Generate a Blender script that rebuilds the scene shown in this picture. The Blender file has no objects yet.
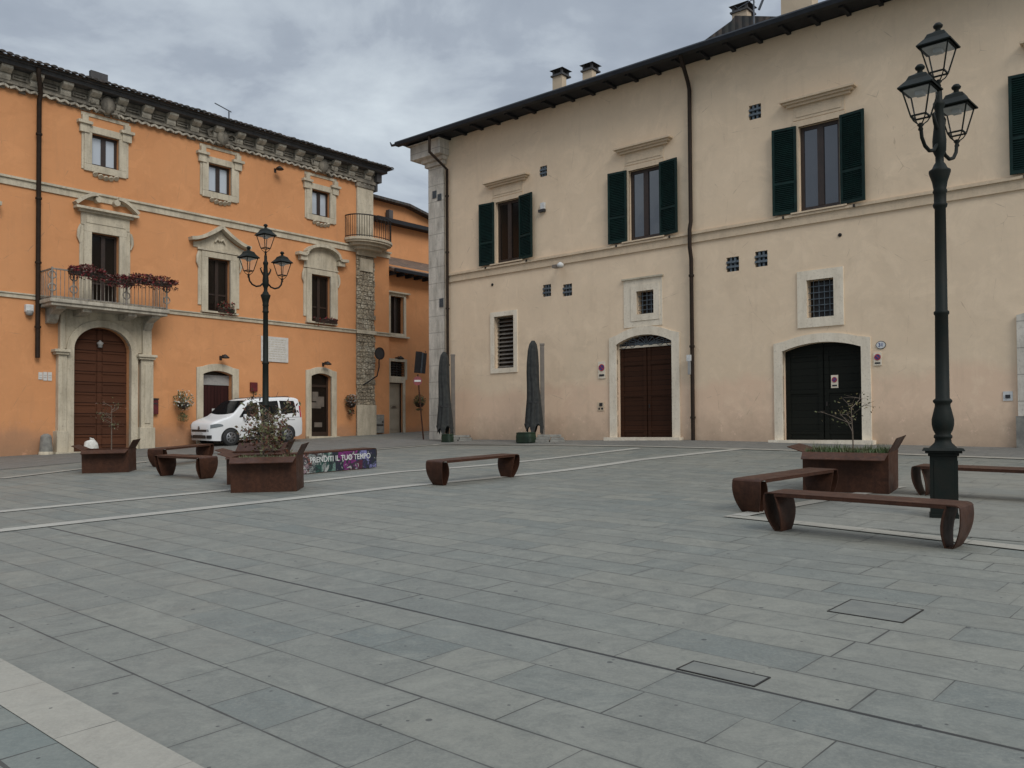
import bpy, bmesh, math, random
from mathutils import Vector, Matrix, noise as mnoise
random.seed(11)
R_ = math.radians
scn = bpy.context.scene
C = scn.collection
# ------------------------------------------------------------------ camera
FPX = 872.0; EYE = 1.7; CY = 411.0               # the photograph is a crop: its optical centre lies 27 px below the middle
u_c = Vector((-.0060, 1, -(431.5-CY)/FPX)).normalized()
f_c = Vector((0, 0, -1)); y_c = (f_c-u_c*f_c.dot(u_c)).normalized(); x_c = y_c.cross(u_c)
RW = Matrix((x_c, y_c, u_c))                       # camera axes -> world axes
n_g = RW @ Vector((-.0172, 1, -(394.3-CY)/FPX)).normalized()
GX, GY = -n_g.x/n_g.z, -n_g.y/n_g.z                 # slope of the piazza
cam = bpy.data.objects.new('camera', bpy.data.cameras.new('camera')); C.objects.link(cam)
cam.matrix_world = Matrix.Translation((0, 0, EYE)) @ RW.to_4x4()
cam.data.sensor_width = 36; cam.data.lens = 36*FPX/1024; cam.data.shift_y = (CY-384)/1024; cam.data.clip_end = 3000; cam.data.clip_start = .05
scn.camera = cam
def ray(px, py): return RW @ Vector(((px-512)/FPX, -(py-CY)/FPX, -1))
# wall frames: local x along the facade, y into the building, z up
class Frame:
    def __init__(s, P, ang, Z0):
        s.P = Vector((P[0], P[1])); s.a = ang; s.Z0 = Z0
        s.x = Vector((math.cos(ang), math.sin(ang))); s.y = Vector((-s.x.y, s.x.x))
    def uz(s, px, py, off=0.0):                     # facade coordinates of a feature seen at px, py
        d = ray(px, py); o = s.P+s.y*off
        t = s.y.dot(o)/(s.y.x*d.x+s.y.y*d.y)
        p = Vector((d.x*t, d.y*t))
        return (p-s.P).dot(s.x), EYE+d.z*t-s.Z0
    def w(s, u, y=0): p = s.P+s.x*u+s.y*y; return p.x, p.y
    def loc(s, x, y): q = Vector((x, y))-s.P; return q.dot(s.x), q.dot(s.y)
dC = ray(-505, 437.6); dL = ray(1255, 427)
FC = Frame((-2.4675, 32.53), math.atan2(-dC.y, -dC.x), 1.08)
FL = Frame((-16.148, 27.513), math.atan2(dL.y, dL.x), .95)
def smooth(t): t = max(0, min(1, t)); return t*t*(3-2*t)
def interp(tab, x):
    if x <= tab[0][0]: return tab[0][1]
    for (a, b), (c, d) in zip(tab, tab[1:]):
        if x <= c: return b+(d-b)*(x-a)/(c-a)
    return tab[-1][1]
DT = [(-3, 0), (0, .02), (3, .06), (7, .18), (10, .24), (26, .25)]
def gz(x, y):
    yy = y
    if y > 62: yy = 62+(1-math.exp(-(y-62)/25))*25
    if y < -30: yy = -30
    xx = max(-60, min(60, x))
    z = GX*xx+GY*yy
    u, s = FC.loc(x, y)
    if -8 < u: z += interp(DT, u)*smooth((9+s)/9 if s < 0 else 1)*smooth((u+8)/5)
    return z
def G(px, py):                                     # ground point seen at px, py
    d = ray(px, py); t = 3.0; p = None
    for i in range(6000):
        t += .02
        if EYE+d.z*t <= gz(d.x*t, d.y*t): break
    a, b = t-.02, t
    for i in range(20):
        m = (a+b)/2
        if EYE+d.z*m <= gz(d.x*m, d.y*m): b = m
        else: a = m
    return Vector((d.x*b, d.y*b, gz(d.x*b, d.y*b)))
E1 = Vector((.7445, -.6676)); E2 = Vector((.6676, .7445))
def EW(a, b): p = E1*a+E2*b; return p.x, p.y
A_E1 = math.atan2(E1.y, E1.x); A_E2 = math.atan2(E2.y, E2.x)

# ------------------------------------------------------------------ materials
def newmat(name):
    m = bpy.data.materials.new(name); m.use_nodes = True
    nt = m.node_tree; b = nt.nodes['Principled BSDF']
    return m, nt, b
class N:
    def __init__(s, nt): s.nt = nt; s.tc = nt.nodes.new('ShaderNodeTexCoord')
    def link(s, a, b): s.nt.links.new(a, b)
    def inp(s, sock, v):
        if isinstance(v, bpy.types.NodeSocket): s.link(v, sock)
        else: sock.default_value = v
    def math(s, op, a, b=0.0, c=0.0):
        n = s.nt.nodes.new('ShaderNodeMath'); n.operation = op
        s.inp(n.inputs[0], a); s.inp(n.inputs[1], b); s.inp(n.inputs[2], c); return n.outputs[0]
    def mapping(s, scale=(1, 1, 1), vec=None):
        n = s.nt.nodes.new('ShaderNodeMapping'); s.link(vec or s.tc.outputs['Object'], n.inputs[0]); n.inputs['Scale'].default_value = scale; return n.outputs[0]
    def noise(s, scale, detail=4, rough=.55, vec=None, dist=0.0):
        n = s.nt.nodes.new('ShaderNodeTexNoise'); n.inputs['Scale'].default_value = scale; n.inputs['Detail'].default_value = detail
        n.inputs['Roughness'].default_value = rough; n.inputs['Distortion'].default_value = dist
        s.link(vec or s.tc.outputs['Object'], n.inputs['Vector']); return n.outputs['Fac']
    def voro(s, scale, vec=None, feat='F1', out='Distance', rnd=1, dim=None):
        n = s.nt.nodes.new('ShaderNodeTexVoronoi'); n.feature = feat; n.inputs['Scale'].default_value = scale; n.inputs['Randomness'].default_value = rnd
        if dim: n.voronoi_dimensions = dim
        s.link(vec or s.tc.outputs['Object'], n.inputs['Vector']); return n.outputs[out]
    def ramp(s, v, a, b, lo=0.0, hi=1.0):
        n = s.nt.nodes.new('ShaderNodeMapRange'); s.inp(n.inputs[0], v); n.inputs[1].default_value = a; n.inputs[2].default_value = b
        n.inputs[3].default_value = lo; n.inputs[4].default_value = hi; n.clamp = True; return n.outputs[0]
    def mix(s, f, a, b, mode='MIX'):
        n = s.nt.nodes.new('ShaderNodeMix'); n.data_type = 'RGBA'; n.blend_type = mode; s.inp(n.inputs[0], f)
        for i, v in ((6, a), (7, b)):
            if isinstance(v, tuple): v = (*v[:3], 1)
            s.inp(n.inputs[i], v)
        return n.outputs[2]
    def bump(s, h, strength, dist, bsdf, prev=None):
        n = s.nt.nodes.new('ShaderNodeBump'); n.inputs['Strength'].default_value = strength; n.inputs['Distance'].default_value = dist
        s.link(h, n.inputs['Height'])
        if prev: s.link(prev, n.inputs['Normal'])
        s.link(n.outputs[0], bsdf.inputs['Normal']); return n.outputs[0]
    def sep(s, vec=None):
        n = s.nt.nodes.new('ShaderNodeSeparateXYZ'); s.link(vec or s.tc.outputs['Object'], n.inputs[0]); return n.outputs
def simple(name, c1, c2=None, rough=.7, scale=6, metal=0.0, bump=.0, detail=5, lo=.35, hi=.65, streak=0.0, spec=None):
    m, nt, b = newmat(name); n = N(nt)
    c2 = c2 or tuple(v*.75 for v in c1)
    col = n.mix(n.ramp(n.noise(scale, detail), lo, hi), c1, c2)
    if streak: col = n.mix(n.ramp(n.noise(1, 3, vec=n.mapping((9, 9, .7))), .5, .75, 0, streak), col, tuple(v*.45 for v in c1))
    n.link(col, b.inputs['Base Color']); b.inputs['Roughness'].default_value = rough; b.inputs['Metallic'].default_value = metal
    if spec is not None: b.inputs['Specular IOR Level'].default_value = spec
    if bump: n.bump(n.noise(scale*6, 4), bump, .01, b)
    return m
def plaster(name, c1, c2, low, zlow, grime, seed):
    m, nt, b = newmat(name); n = N(nt)
    col = n.mix(n.ramp(n.noise(.28, 5, .6), .3, .7), c1, c2)
    col = n.mix(n.ramp(n.noise(1.6, 6, .65), .35, .75, 0, .55), col, tuple(v*.84 for v in c1))
    col = n.mix(n.ramp(n.noise(7, 5, .7), .45, .75, 0, .35), col, tuple(min(1, v*1.12) for v in c2))
    X, Y, Z = n.sep()
    edge = n.math('ADD', Z, n.math('MULTIPLY', n.noise(.8, 5, vec=n.mapping((1, 1, .3))), 1.2))
    col = n.mix(n.ramp(edge, zlow+.75, zlow+.45, 0, .75), col, low)
    col = n.mix(n.ramp(n.noise(.9, 8, .75, dist=.8), .52, .60, 0, .30), col, tuple(min(1, v*1.14) for v in c1))
    col = n.mix(n.ramp(n.noise(.55, 7, .7, dist=.5, vec=n.mapping((1, 1, 1.4))), .55, .62, 0, .28), col, tuple(v*.80 for v in c2))
    crk = n.math('LESS_THAN', n.voro(.55, vec=n.mapping((1, 1, .8)), feat='DISTANCE_TO_EDGE'), n.ramp(n.noise(3.1, 5), .5, .75, 0, .006)); col = n.mix(n.math('MULTIPLY', crk, .5), col, grime)
    st = n.ramp(n.noise(1, 5, .7, vec=n.mapping((3.5, 3.5, .35))), .55, .85, 0, .30)
    col = n.mix(st, col, grime)
    # damp foot of the wall: a ragged stain
    dz = n.math('ADD', Z, n.math('MULTIPLY', n.noise(1.7, 6, .7), -1.5))
    col = n.mix(n.ramp(dz, .5, -.55, 0, .8), col, grime)
    fl = n.ramp(n.noise(2.3, 7, .8), .58, .63, 0, .55)
    col = n.mix(n.math('MULTIPLY', fl, n.ramp(Z, 2.6, .8)), col, tuple(min(1, v*1.15+.04) for v in low))
    n.link(col, b.inputs['Base Color']); b.inputs['Roughness'].default_value = .92
    p = n.bump(n.noise(.9, 3), .35, .06, b); n.bump(n.noise(38, 5), .25, .006, b, p)
    return m
def paving(name, rowh, y0, Lmin, Lr, jw, t1, t2, t3, special=None, rough=.62):
    m, nt, b = newmat(name); n = N(nt)
    X, Y, Z = n.sep()
    e1 = n.math('ADD', n.math('MULTIPLY', X, E1.x), n.math('MULTIPLY', Y, E1.y))
    e2 = n.math('ADD', n.math('MULTIPLY', X, E2.x), n.math('MULTIPLY', Y, E2.y))
    v = n.math('DIVIDE', n.math('SUBTRACT', e2, y0), rowh)
    row = n.math('FLOOR', v); fv = n.math('FRACT', v)
    wn = nt.nodes.new('ShaderNodeTexWhiteNoise'); wn.noise_dimensions = '1D'; n.link(row, wn.inputs['W'])
    L = n.math('MULTIPLY_ADD', wn.outputs['Value'], Lr, Lmin)
    sc = nt.nodes.new('ShaderNodeSeparateColor'); n.link(wn.outputs['Color'], sc.inputs[0])
    # joints wander so that slabs in a row differ in length
    wob = n.math('MULTIPLY', n.math('SINE', n.math('MULTIPLY_ADD', e1, 1.9, n.math('MULTIPLY', row, 2.3))), .16)
    u = n.math('ADD', n.math('DIVIDE', n.math('ADD', e1, wob), L), n.math('MULTIPLY', sc.outputs[1], 9.0))
    cell = n.math('FLOOR', u); fu = n.math('FRACT', u)
    du = n.math('MULTIPLY', n.math('MINIMUM', fu, n.math('SUBTRACT', 1, fu)), L)
    dv = n.math('MULTIPLY', n.math('MINIMUM', fv, n.math('SUBTRACT', 1, fv)), rowh)
    jn = n.noise(1.3, 4); jwid = n.ramp(jn, .35, .65, jw*.45, jw*1.5)
    ju = n.math('LESS_THAN', du, n.math('MULTIPLY', jwid, .7)); jv = n.math('LESS_THAN', dv, jwid)
    joint = n.math('MAXIMUM', ju, jv)
    cv = nt.nodes.new('ShaderNodeCombineXYZ'); n.link(cell, cv.inputs[0]); n.link(row, cv.inputs[1])
    w2 = nt.nodes.new('ShaderNodeTexWhiteNoise'); w2.noise_dimensions = '2D'; n.link(cv.outputs[0], w2.inputs['Vector'])
    s2 = nt.nodes.new('ShaderNodeSeparateColor'); n.link(w2.outputs['Color'], s2.inputs[0])
    col = n.mix(s2.outputs[0], t1, t2)
    col = n.mix(n.ramp(s2.outputs[1], .55, 1, 0, .8), col, t3)
    col = n.mix(n.ramp(n.noise(.35, 4), .3, .7, 0, .5), col, tuple(v*.86 for v in t2))
    col = n.mix(n.ramp(n.noise(3.2, 8, .8, dist=1.2), .44, .64, 0, .55), col, tuple(v*.68 for v in t1))
    sv = n.mapping((1, 1, 1)); col = n.mix(n.ramp(n.noise(1.3, 8, .8, dist=1.5), .5, .64, 0, .4), col, tuple(min(1, v*1.30) for v in t2))
    col = n.mix(n.ramp(n.noise(45, 5, .8), .45, .75, 0, .45), col, tuple(min(1, v*1.4) for v in t2))
    col = n.mix(n.ramp(n.noise(60, 4, .8, vec=n.mapping((1.3, 1, 1))), .55, .8, 0, .5), col, tuple(v*.5 for v in t1))
    halo = n.ramp(n.math('MINIMUM', du, dv), .0, .045, .30, 0); col = n.mix(n.math('MULTIPLY', halo, n.ramp(n.noise(2.7, 3), .4, .6)), col, tuple(v*.6 for v in t1))
    spot = n.math('MAXIMUM', n.math('LESS_THAN', n.voro(.7, dim='2D'), .013), n.math('LESS_THAN', n.voro(1.7, dim='2D'), .017))
    col = n.mix(n.math('MULTIPLY', spot, .75), col, (.03, .03, .03))
    col = n.mix(n.math('MULTIPLY', joint, n.ramp(jn, .3, .6, .55, .95)), col, (.040, .038, .033))
    if special is not None:
        d = n.math('ABSOLUTE', n.math('SUBTRACT', e2, special))
        sm = n.math('MULTIPLY', n.math('LESS_THAN', d, n.ramp(jn, .3, .7, .011, .019)), n.math('GREATER_THAN', e1, -12.6))
        col = n.mix(n.math('MULTIPLY', sm, .9), col, (.015, .014, .013)); joint = n.math('MAXIMUM', joint, sm)
    n.link(col, b.inputs['Base Color'])
    n.link(n.ramp(n.noise(2.2, 5), .3, .7, rough-.1, rough+.14), b.inputs['Roughness'])
    h = n.math('SUBTRACT', n.math('MULTIPLY', n.noise(14, 6, .7), .35), n.math('MULTIPLY', joint, 1.0))
    h = n.math('ADD', h, n.math('MULTIPLY', s2.outputs[2], .5))
    n.bump(h, .5, .008, b)
    return m
def rubble(name):
    m, nt, b = newmat(name); n = N(nt)
    v = n.mapping((1, 1, 1.25)); d = n.voro(6.5, vec=v, feat='DISTANCE_TO_EDGE'); c = n.voro(2.6, vec=v, out='Color')
    s = nt.nodes.new('ShaderNodeSeparateColor'); n.link(c, s.inputs[0])
    col = n.mix(s.outputs[0], (.44, .37, .26), (.28, .23, .165)); col = n.mix(n.ramp(s.outputs[1], .7, 1), col, (.52, .46, .35))
    col = n.mix(n.ramp(n.noise(11, 5), .4, .7, 0, .5), col, (.12, .105, .08))
    col = n.mix(n.ramp(d, .05, .015), col, (.19, .16, .115))
    n.link(col, b.inputs['Base Color']); b.inputs['Roughness'].default_value = .95
    n.bump(n.ramp(d, 0, .09), .9, .04, b); return m
def stone(name, c1, c2, dirt, amt=.6, block=None):
    m, nt, b = newmat(name); n = N(nt)
    col = n.mix(n.ramp(n.noise(1.3, 6, .6), .35, .65), c1, c2)
    col = n.mix(n.ramp(n.noise(1.5, 5, .7, vec=n.mapping((3, 3, .6))), .42, .72, 0, amt), col, dirt)
    col = n.mix(n.ramp(n.noise(16, 4), .55, .75, 0, .4), col, dirt)
    if block:
        X, Y, Z = n.sep(); f = n.math('FRACT', n.math('DIVIDE', Z, block)); 
        col = n.mix(n.math('MULTIPLY', n.math('LESS_THAN', f, .025/block), .6), col, dirt)
    n.link(col, b.inputs['Base Color']); b.inputs['Roughness'].default_value = .88
    n.bump(n.noise(22, 5), .4, .012, b); return m
def tiles(name, c1, c2, c3):
    m, nt, b = newmat(name); n = N(nt); X, Y, Z = n.sep()
    fx = n.math('FRACT', n.math('DIVIDE', X, .22)); cx = n.math('FLOOR', n.math('DIVIDE', X, .22)); cy = n.math('FLOOR', n.math('DIVIDE', Y, .38))
    cv = nt.nodes.new('ShaderNodeCombineXYZ'); n.link(cx, cv.inputs[0]); n.link(cy, cv.inputs[1])
    w2 = nt.nodes.new('ShaderNodeTexWhiteNoise'); w2.noise_dimensions = '2D'; n.link(cv.outputs[0], w2.inputs['Vector'])
    col = n.mix(w2.outputs['Value'], c1, c2); col = n.mix(n.ramp(n.noise(3, 6, .7), .4, .65), col, c3)
    n.link(col, b.inputs['Base Color']); b.inputs['Roughness'].default_value = .9
    h = n.math('ADD', n.math('SINE', n.math('MULTIPLY', fx, math.pi)), n.math('MULTIPLY', n.math('FRACT', n.math('DIVIDE', Y, .38)), .3))
    n.bump(h, .9, .07, b); return m
def planks(name, c1, c2, pitch, axis='Z', rough=.6, groove=.05):
    m, nt, b = newmat(name); n = N(nt); o = n.sep(); P = o['XYZ'.index(axis)]
    v = n.math('DIVIDE', P, pitch); f = n.math('FRACT', v); c = n.math('FLOOR', v)
    wn = nt.nodes.new('ShaderNodeTexWhiteNoise'); wn.noise_dimensions = '1D'; n.link(c, wn.inputs['W'])
    sc = (1.2, 1.2, 14) if axis == 'Z' else (14, 14, 1.2)
    col = n.mix(n.math('MULTIPLY', wn.outputs['Value'], .6), c1, c2)
    col = n.mix(n.ramp(n.noise(2, 6, .7, vec=n.mapping(sc)), .35, .75, 0, .6), col, c2)
    g = n.math('LESS_THAN', f, groove); col = n.mix(n.math('MULTIPLY', g, .85), col, tuple(v*.2 for v in c2))
    n.link(col, b.inputs['Base Color']); b.inputs['Roughness'].default_value = rough+.1; b.inputs['Specular IOR Level'].default_value = .15
    n.bump(n.math('SUBTRACT', 1, g), .7, .015, b); return m
def corten():
    m, nt, b = newmat('corten_steel'); n = N(nt)
    col = n.mix(n.ramp(n.noise(2.1, 6, .65), .3, .7), (.062, .026, .015), (.036, .017, .011))
    col = n.mix(n.ramp(n.noise(13, 6, .75), .42, .75, 0, .75), col, (.098, .042, .024))
    col = n.mix(n.ramp(n.noise(1.4, 5, .7, vec=n.mapping((6, 6, .8))), .5, .8, 0, .55), col, (.024, .014, .012))
    n.link(col, b.inputs['Base Color']); n.link(n.ramp(n.noise(5, 4), .3, .7, .42, .65), b.inputs['Roughness']); b.inputs['Specular IOR Level'].default_value = .16
    n.bump(n.noise(70, 4), .25, .003, b); return m
def glass(name, c, rough=.04, ior=1.9):
    m, nt, b = newmat(name); b.inputs['Base Color'].default_value = (*c, 1); b.inputs['Roughness'].default_value = rough; b.inputs['IOR'].default_value = ior
    n = N(nt); n.bump(n.noise(1.4, 2), .12, .02, b); return m
def leafmat(name, c1, c2, c3=None):
    m, nt, b = newmat(name); n = N(nt)
    g = nt.nodes.new('ShaderNodeNewGeometry')
    col = n.mix(g.outputs['Random Per Island'], c1, c2)
    if c3: col = n.mix(n.ramp(n.noise(7, 2), .46, .54), col, c3)
    n.link(col, b.inputs['Base Color']); b.inputs['Roughness'].default_value = .6; return m
M = dict(
 orange=plaster('orange_plaster', (.605, .283, .122), (.55, .243, .098), (.45, .225, .12), .85, (.30, .17, .095), 1),
 cream=plaster('cream_plaster', (.745, .585, .415), (.695, .535, .37), (.71, .50, .35), 2.1, (.40, .29, .20), 2),
 stone=stone('pale_limestone', (.56, .495, .375), (.46, .40, .295), (.17, .145, .11), .5),
 creamstone=stone('cream_limestone', (.76, .675, .54), (.68, .59, .46), (.32, .27, .20), .35),
 cstone2=stone('warm_string_course', (.64, .50, .35), (.58, .45, .31), (.33, .27, .19), .3),
 quoin=stone('weathered_white_stone', (.64, .59, .51), (.50, .46, .39), (.17, .155, .13), .65, .62),
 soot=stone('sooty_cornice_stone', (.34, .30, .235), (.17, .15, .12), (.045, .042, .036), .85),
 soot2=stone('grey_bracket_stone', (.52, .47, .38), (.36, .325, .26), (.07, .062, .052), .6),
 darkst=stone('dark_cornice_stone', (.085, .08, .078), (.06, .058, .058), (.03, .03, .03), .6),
 rubble=rubble('rubble_masonry'),
 rooft=tiles('roof_tiles', (.10, .075, .06), (.055, .045, .04), (.035, .04, .038)),
 rooft2=tiles('brown_roof_tiles', (.21, .13, .085), (.14, .09, .062), (.075, .06, .045)),
 gutter=simple('dark_gutter_metal', (.010, .013, .018), (.018, .02, .024), .6, 4, .0, spec=.3),
 rafter=simple('dark_rafter_wood', (.012, .013, .016), (.008, .008, .010), .8, 5),
 pipe=simple('brown_downpipe', (.030, .018, .011), (.018, .012, .008), .65, 5, .0, spec=.2),
 bwood=planks('red_brown_portal_wood', (.105, .040, .020), (.05, .021, .012), .36, 'Z', .6, .07),
 dwood=planks('dark_brown_garage_wood', (.045, .017, .008), (.024, .010, .005), .155, 'Z', .55, .07),
 blackwood=planks('near_black_gate_wood', (.010, .011, .008), (.006, .007, .005), .19, 'Z', .6, .06),
 maroon=planks('maroon_door', (.045, .014, .012), (.02, .008, .008), .14, 'X', .6, .08),
 greydoor=simple('beige_grey_door', (.34, .30, .23), (.28, .245, .185), .6, 3),
 casement=simple('brown_casement_wood', (.035, .019, .012), (.02, .012, .008), .5, 8),
 green=simple('dark_green_shutter_paint', (.006, .024, .020), (.004, .015, .013), .6, 5, bump=.1, spec=.2),
 slat=simple('brown_grey_slats', (.17, .15, .125), (.12, .105, .09), .6, 9),
 palemetal=simple('pale_grey_railing_metal', (.30, .27, .23), (.17, .15, .13), .6, 9, .2),
 iron=simple('black_iron', (.018, .018, .017), (.03, .024, .02), .6, 9, .4),
 lampm=simple('dark_green_cast_iron', (.007, .011, .009), (.012, .013, .010), .62, 7, .0, bump=.15, spec=.18),
 corten=corten(),
 pane=glass('window_glass', (.012, .014, .018), .03, 2.3),
 darkpane=glass('dim_window_glass', (.012, .009, .007), .12, 1.35),
 palepane=glass('sky_painted_window_glass', (.42, .46, .50), .05, 1.9),  # bright sky reflection painted in as a pale base colour
 lampglass=None,
 white=simple('white_sheet', (.62, .62, .60), (.5, .5, .48), .6, 12),
 greypanel=simple('grey_printed_panel', (.32, .31, .29), (.25, .245, .235), .6, 9),
 marble=simple('white_marble_plaque', (.60, .58, .54), (.50, .48, .44), .5, 7),
 blackp=simple('black_plastic', (.015, .015, .016), (.025, .025, .026), .45, 8),
 red=simple('dark_red_box', (.12, .012, .015), (.07, .01, .012), .5, 8),
 signred=simple('sign_red', (.42, .02, .03), (.36, .02, .03), .5, 8),
 dullred=simple('dull_sign_red', (.24, .05, .05), (.18, .05, .05), .6, 8),  # darker, less saturated red for the no-entry disc
 signblue=simple('sign_blue', (.03, .06, .22), (.03, .05, .18), .5, 8),
 vent=simple('blue_grey_grille', (.13, .16, .18), (.07, .085, .10), .5, 20, .2),
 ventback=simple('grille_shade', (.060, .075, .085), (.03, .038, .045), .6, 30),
 hole=simple('dark_opening', (.006, .006, .006), (.004, .004, .004), .9),
 fabric=simple('grey_green_canvas', (.032, .034, .031), (.013, .014, .014), .85, 9, bump=.5, streak=.5),
 mast=simple('grey_metal_mast', (.20, .17, .14), (.15, .13, .11), .5, 5, .3),
 slab=simple('grey_concrete_slab', (.24, .23, .20), (.15, .145, .13), .9, 6, bump=.4),
 greenpot=simple('green_cover', (.006, .026, .010), (.004, .015, .007), .6, 5, bump=.3),
 soil=simple('planter_soil', (.05, .035, .022), (.03, .022, .015), .95, 20, bump=.8),
 grass=leafmat('grass_blades', (.06, .10, .025), (.035, .07, .018), (.10, .10, .04)),
 redleaf=leafmat('reddish_brown_leaves', (.13, .040, .020), (.06, .026, .014), (.10, .105, .04)),
 greenleaf=leafmat('olive_green_leaves', (.12, .13, .045), (.07, .085, .03), (.17, .13, .05)),
 palebush=leafmat('pale_plant_leaves', (.20, .24, .12), (.11, .14, .06)),
 redflower=leafmat('dark_red_flowers', (.21, .012, .016), (.08, .009, .011), (.06, .03, .018)),
 brightred=leafmat('red_flowers', (.28, .012, .015), (.10, .012, .012), (.03, .05, .02)),
 whiteflower=leafmat('white_flowers', (.62, .62, .56), (.45, .46, .42)),
 bark=simple('grey_brown_bark', (.16, .12, .09), (.09, .07, .05), .9, 14, bump=.5),
 paint=simple('white_car_paint', (.74, .75, .75), (.70, .71, .71), .28, .8),
 tyre=simple('tyre_rubber', (.016, .016, .016), (.022, .022, .022), .8),
 rim=simple('wheel_alloy', (.30, .31, .32), (.22, .22, .23), .35, 5, .8),
 carglass=glass('car_glass', (.008, .010, .011), .05, 1.5),
 headlamp=glass('headlamp_glass', (.16, .18, .19), .08, 1.8),
 plate=simple('number_plate_white', (.55, .55, .53), (.5, .5, .5), .4, 30),
 bag=simple('white_plastic_bag', (.60, .58, .52), (.45, .43, .38), .5, 12, bump=.4),
 chim=plaster('chimney_plaster', (.55, .44, .31), (.48, .38, .27), (.4, .32, .24), -5, (.25, .19, .13), 3),
 antenna=simple('grey_antenna_metal', (.12, .13, .15), (.08, .09, .10), .5, 8, .5),
)
def mk_lampglass():
    m, nt, b = newmat('lantern_glass'); b.inputs['Base Color'].default_value = (.8, .8, .78, 1); b.inputs['Roughness'].default_value = .08
    b.inputs['Alpha'].default_value = .05; b.inputs['IOR'].default_value = 1.3; return m
M['lampglass'] = mk_lampglass()
M['diffuser'] = simple('lantern_diffuser', (.42, .42, .40), (.36, .36, .34), .6)
T1 = (.132, .139, .124); T2 = (.187, .185, .155); T3 = (.104, .124, .118)
M['paving'] = paving('piazza_paving', .4283, 2.06,  .58, .70, .0056, T1, T2, T3, special=4.63)
M['bigpaving'] = paving('large_slab_paving', .62, 10.8, .9, .6, .006, (.16, .16, .14), (.195, .19, .16), (.135, .143, .13))
M['sidepaving'] = paving('side_paving', .33, 1.80, .42, .25, .010, (.135, .152, .138), (.165, .172, .148), (.11, .135, .127))
M['roadpaving'] = paving('road_setts', .30, 0, .5, .4, .004, (.13, .128, .115), (.155, .15, .132), (.118, .119, .110), rough=.7)
M['bande1'] = paving('pale_band_stone', 50, -20, .72, .05, .004, (.305, .287, .24), (.27, .253, .21), (.26, .248, .212))
def band2():
    m, nt, b = newmat('pale_band_stone_crosswise'); n = N(nt); X, Y, Z = n.sep()
    e2 = n.math('ADD', n.math('MULTIPLY', X, E2.x), n.math('MULTIPLY', Y, E2.y))
    f = n.math('FRACT', n.math('DIVIDE', e2, .74))
    col = n.mix(n.ramp(n.noise(1.1, 5), .3, .7), (.36, .345, .295), (.29, .275, .24))
    col = n.mix(n.math('MULTIPLY', n.math('LESS_THAN', f, .012), .6), col, (.06, .06, .055))
    col = n.mix(n.ramp(n.noise(8, 6, .7), .45, .75, 0, .4), col, (.24, .235, .21))
    n.link(col, b.inputs['Base Color']); b.inputs['Roughness'].default_value = .7; return m
M['bande2'] = band2()

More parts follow.
